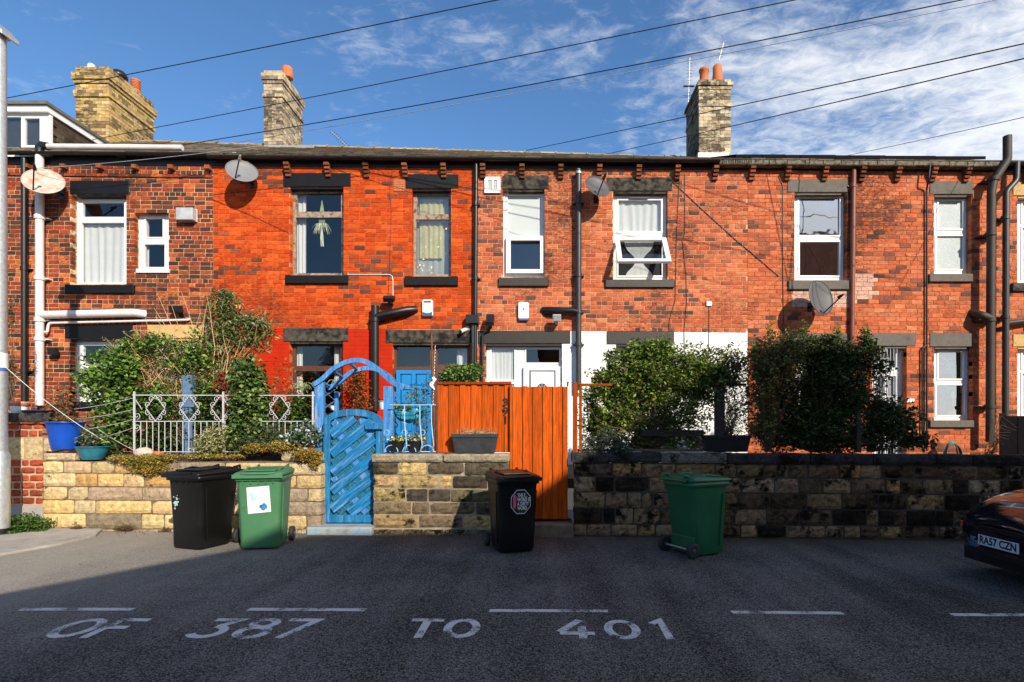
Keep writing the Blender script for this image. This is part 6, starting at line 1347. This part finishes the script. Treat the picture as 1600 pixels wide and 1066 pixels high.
plant('pansies', 'yellow and green pansies in the iron cage bowls', 'flowers', [(620, 688, 14, 6, .1, 260), (648, 686, 16, 7, .1, 300)], .04, [(.07, .12, .03), (.10, .15, .04), (.65, .50, .04), (.6, .6, .58)], base=(634, 694), ntw=0, D=8.48, asp=.9)
plant('dry_grass', 'dry straw grass growing in the black trough', 'pot plant', [(745, 676, 28, 4, .07, 60)], .08, DRY, base=(742, 680), ntw=80, r0=.003, tmat=TWIGP, D=8.42, asp=.08)
m = MB()
for i in range(120):
    x = random.uniform(hx(712, 8.42), hx(776, 8.42)); y = 8.42 + random.uniform(-.08, .08); h = random.uniform(.04, .15) * (1.9 if random.random() < .06 else 1); b = Vector((x, y, hz(681, 8.42))); dx = random.uniform(-.05, .05)
    m.tube([b, b + Vector((dx * .4, 0, h * .6)), b + Vector((dx, random.uniform(-.02, .02), h))], [.0022, .0018, .0006], 3, cap=False)
m.build('dry_blades', TWIGP, None, kind='stuff', label='straw blades standing in the black trough by the orange fence', cat='grass')
plant('lavender', 'grey lavender clump at the left end of the sooty wall', 'shrub', [(950, 690, 26, 22, .2, 1500), (970, 705, 18, 14, .15, 700, 8.35), (925, 694, 20, 14, .18, 600)], .06, [(.07, .09, .06), (.10, .12, .09), (.05, .07, .04)], base=(950, 712), ntw=16, D=8.5, asp=.18)
plant('weed_clump', 'bright green weeds at the foot of the lamp column', 'weeds', [(40, 820, 32, 17, .22, 3000, 8.1), (22, 832, 22, 8, .2, 900, 7.95), (60, 832, 14, 6, .12, 400, 8.05)], .035, [(.06, .13, .02), (.09, .18, .03), (.04, .08, .015)], base=(36, 838), ntw=0, D=8.1, asp=.7, bias=.5)
for i, (a, b, n, l) in enumerate(((195, 826, 900, 'dried reddish weeds at the sandstone wall foot left of the black bin'), (120, 826, 350, 'thin dry weeds nearest the left end of the sandstone wall'), (258, 829, 300, 'dry weeds touching the left black bin'))): plant('dry_weeds', l, 'weeds', [(a, b, 17 if n > 500 else 10, 5, .05, n, 8.24)], .03, [(.16, .07, .03), (.26, .15, .07), (.10, .06, .03)], ntw=0, D=8.24, asp=.25)
plant('cordyline', 'pale curled bare stems in front of the right fence', 'plant', [(1555, 690, 14, 12, .1, 140)], .05, [(.16, .22, .04), (.08, .12, .02)], base=(1545, 712), ntw=12, D=10.2, asp=.4)
m = MB()
for i in range(9):
    b = P(1546, 700, 10.1); tx = random.uniform(-.0, .45); tz = random.uniform(.2, .62); m.tube([b, b + Vector((tx * .2, 0, tz * .5)), b + Vector((tx * .5, 0, tz)), b + Vector((tx * 1.1, -.02, tz * random.uniform(.6, 1.05)))], [.009, .008, .006, .003], 5)
adopt(bpy.data.objects['cordyline'], m.build('bare_stems', TWIGP))
plant('left_climber', 'dead brown climber hanging beside the black downpipe at left edge', 'climber', [(18, 490, 5, 30, .08, 220), (17, 580, 7, 24, .08, 240), (12, 610, 12, 10, .1, 200)], .05, [(.14, .11, .05), (.08, .08, .03), (.20, .14, .07)], base=(14, 640), ntw=16, D=10.5)
# spider plants in the window pots
for i, (a, b, l) in enumerate(((472, 612, 'spider plant in the left window pot'), (526, 606, 'spider plant in the pot behind the arch'))):
    c = P(a, b, 11.88); t = thing0('spider_plant', l, 'pot plant', loc=tuple(c)); m = MB()
    for k in range(26):
        th = random.uniform(0, 6.28); ln = random.uniform(.12, .26); d = Vector((math.cos(th), math.sin(th) * .5, 0)); m.tube([(0, 0, -.02), d * ln * .4 + Vector((0, 0, ln * .8)), d * ln * .8 + Vector((0, 0, ln * .7)), d * ln * 1.1 + Vector((0, 0, ln * .25))], [.006, .007, .005, .001], 3, cap=False)
    m.build('leaves', M('striped_leaf', (.38, .48, .26), .5), t)
c = P(503, 350, 12.2); t = thing0('hanging_plant', 'pale air plant hanging on strings in the brown upper window', 'hanging plant', loc=tuple(c)); m = MB()
for k in range(6): m.tube([(-.07 + k * .028, 0, -.08), (-.045 + k * .018, 0, .25), (0, 0, .52)], .008, 3, cap=False)
m.build('string', M('pale_green_cord', (.40, .50, .30), .8), t); m = MB()
for k in range(46):
    th = random.uniform(0, 6.28); ln = random.uniform(.12, .24); d = Vector((math.cos(th), .4 * math.sin(th), 0)); m.tube([(0, 0, -.1), d * ln * .6 + Vector((0, 0, .0)), d * ln + Vector((0, 0, -.1 - random.uniform(0, .15)))], [.006, .005, .002], 3, cap=False)
for k in range(8): m.tube([(0, 0, -.1), (random.uniform(-.03, .03), 0, -.3), (random.uniform(-.03, .05), 0, -.5)], [.012, .01, .006], 4)
m.build('leaves', M('pale_leaf', (.55, .60, .42), .6), t)
# rusty pole with rag, hose, loose stones, litter
pl2 = thing0('rusty_pole', 'rusty thin pole wrapped with white string left of the orange fence', 'pole', loc=tuple(P(679, 708, 8.6))); adopt(pl2, MB().tube([P(680, 708, 8.6), P(674, 522, 8.6)], .016, 8).build('shaft', M('rust', (.16, .06, .03), .9, .4, 20, .3)))
m = MB(); pts = [P(680 - 3.9 * (i / 60) + .7 * math.sin(i * 1.9), 540 + i * 1.6, 8.575 + .02 * math.cos(i * 1.9)) for i in range(60)]; m.tube(pts, .004, 4); adopt(pl2, m.build('string', WPAINT))
m = MB(); m.smooth = True; pts = [P(676 + 3 * math.sin(i * 1.3), 590 + i * 3.2, 8.55) for i in range(7)]; m.tube(pts, [.02, .035, .02, .03, .035, .02, .01], 7); adopt(pl2, m.build('rag', WPAINT))
hs3 = thing0('hose_reel', 'coiled green garden hose hanging at the lower right wall', 'hose', loc=tuple(P(1487, 705, 11.7))); m = MB()
for k in range(7): c = P(1487, 712, 11.7 - k * .015); m.tube(arc((c.x + random.uniform(-.02, .02), c.z - .05), .13 + k * .012, 10, 170, 14, 11.7 - k * .02, .36 - k * .012), .012, 6)
adopt(hs3, m.build('hose', M('green_hose', (.05, .20, .14), .4, .3, 20, 0)))
tb = thing0('folded_cloth', 'crumpled turquoise tarpaulin behind the iron cage', 'tarpaulin', loc=tuple(P(640, 655, 8.75))); vs = []; nx_, nz_ = 22, 10
for j in range(nz_ + 1):
    for i in range(nx_ + 1):
        u_, v_ = i / nx_, j / nz_; p = P(612 + 56 * u_, 636 + (24 * math.sin(math.pi * u_) ** .6 + 3) * v_, 8.75); vs.append((p.x, p.y - .10 * math.sin(math.pi * v_) + .03 * math.sin(v_ * 22 + u_ * 3) + .015 * math.sin(u_ * 17), p.z))
m = MB(); m.smooth = True; m.add(vs, [(j * (nx_ + 1) + i, j * (nx_ + 1) + i + 1, (j + 1) * (nx_ + 1) + i + 1, (j + 1) * (nx_ + 1) + i)[::-1] for j in range(nz_) for i in range(nx_)]); adopt(tb, m.build('cloth', M('turquoise_tarp', (.02, .25, .38), .35, .35, 12, .2, 20)))
for i, (a, b, s_, mt, l) in enumerate(((225, 708, .16, STONE, 'pale boulder on the sandstone wall behind the sedum'), (246, 710, .09, TERRA, 'broken terracotta lump beside the pale boulder'), (205, 714, .06, TERRA, 'small terracotta shard left of the pale boulder'))):
    m = MB(); m.smooth = True; m.cur = (.62, .52, .42); c = P(a, b, 8.42); V = []
    for j in range(6):
        for k in range(10): th = 2 * math.pi * k / 10; ph = math.pi * (j + .5) / 6; q_ = 1 + random.uniform(-.1, .1); V.append((s_ * math.sin(ph) * math.cos(th) * q_, s_ * .6 * math.sin(ph) * math.sin(th) * q_, s_ * .55 * math.cos(ph) * q_))
    m.add(V, [(j * 10 + k, j * 10 + (k + 1) % 10, (j + 1) * 10 + (k + 1) % 10, (j + 1) * 10 + k) for j in range(5) for k in range(10)] + [tuple(range(10)), tuple(range(50, 60))[::-1]])
    o = m.build('loose_stone', mt, label=l, cat='stone'); o.location = c
pts = []
for i in range(900):
    x = random.uniform(-8, 8); y = WY - .06 - abs(random.gauss(0, .12)); pts.append((x, y, G(x) + .012))
for i in range(60): x = random.uniform(-6, 6); y = random.uniform(5, 8); pts.append((x, y, G(x) + .012))
o = leafmesh('leaf_litter', np.array(pts), .022, pick([(.16, .09, .04), (.10, .06, .03), (.28, .18, .08)], len(pts)), asp=.7, outward=np.array([0, 0, -.2])); o['label'] = 'scattered dry leaf litter on the asphalt along the wall foot'; o['category'] = 'litter'
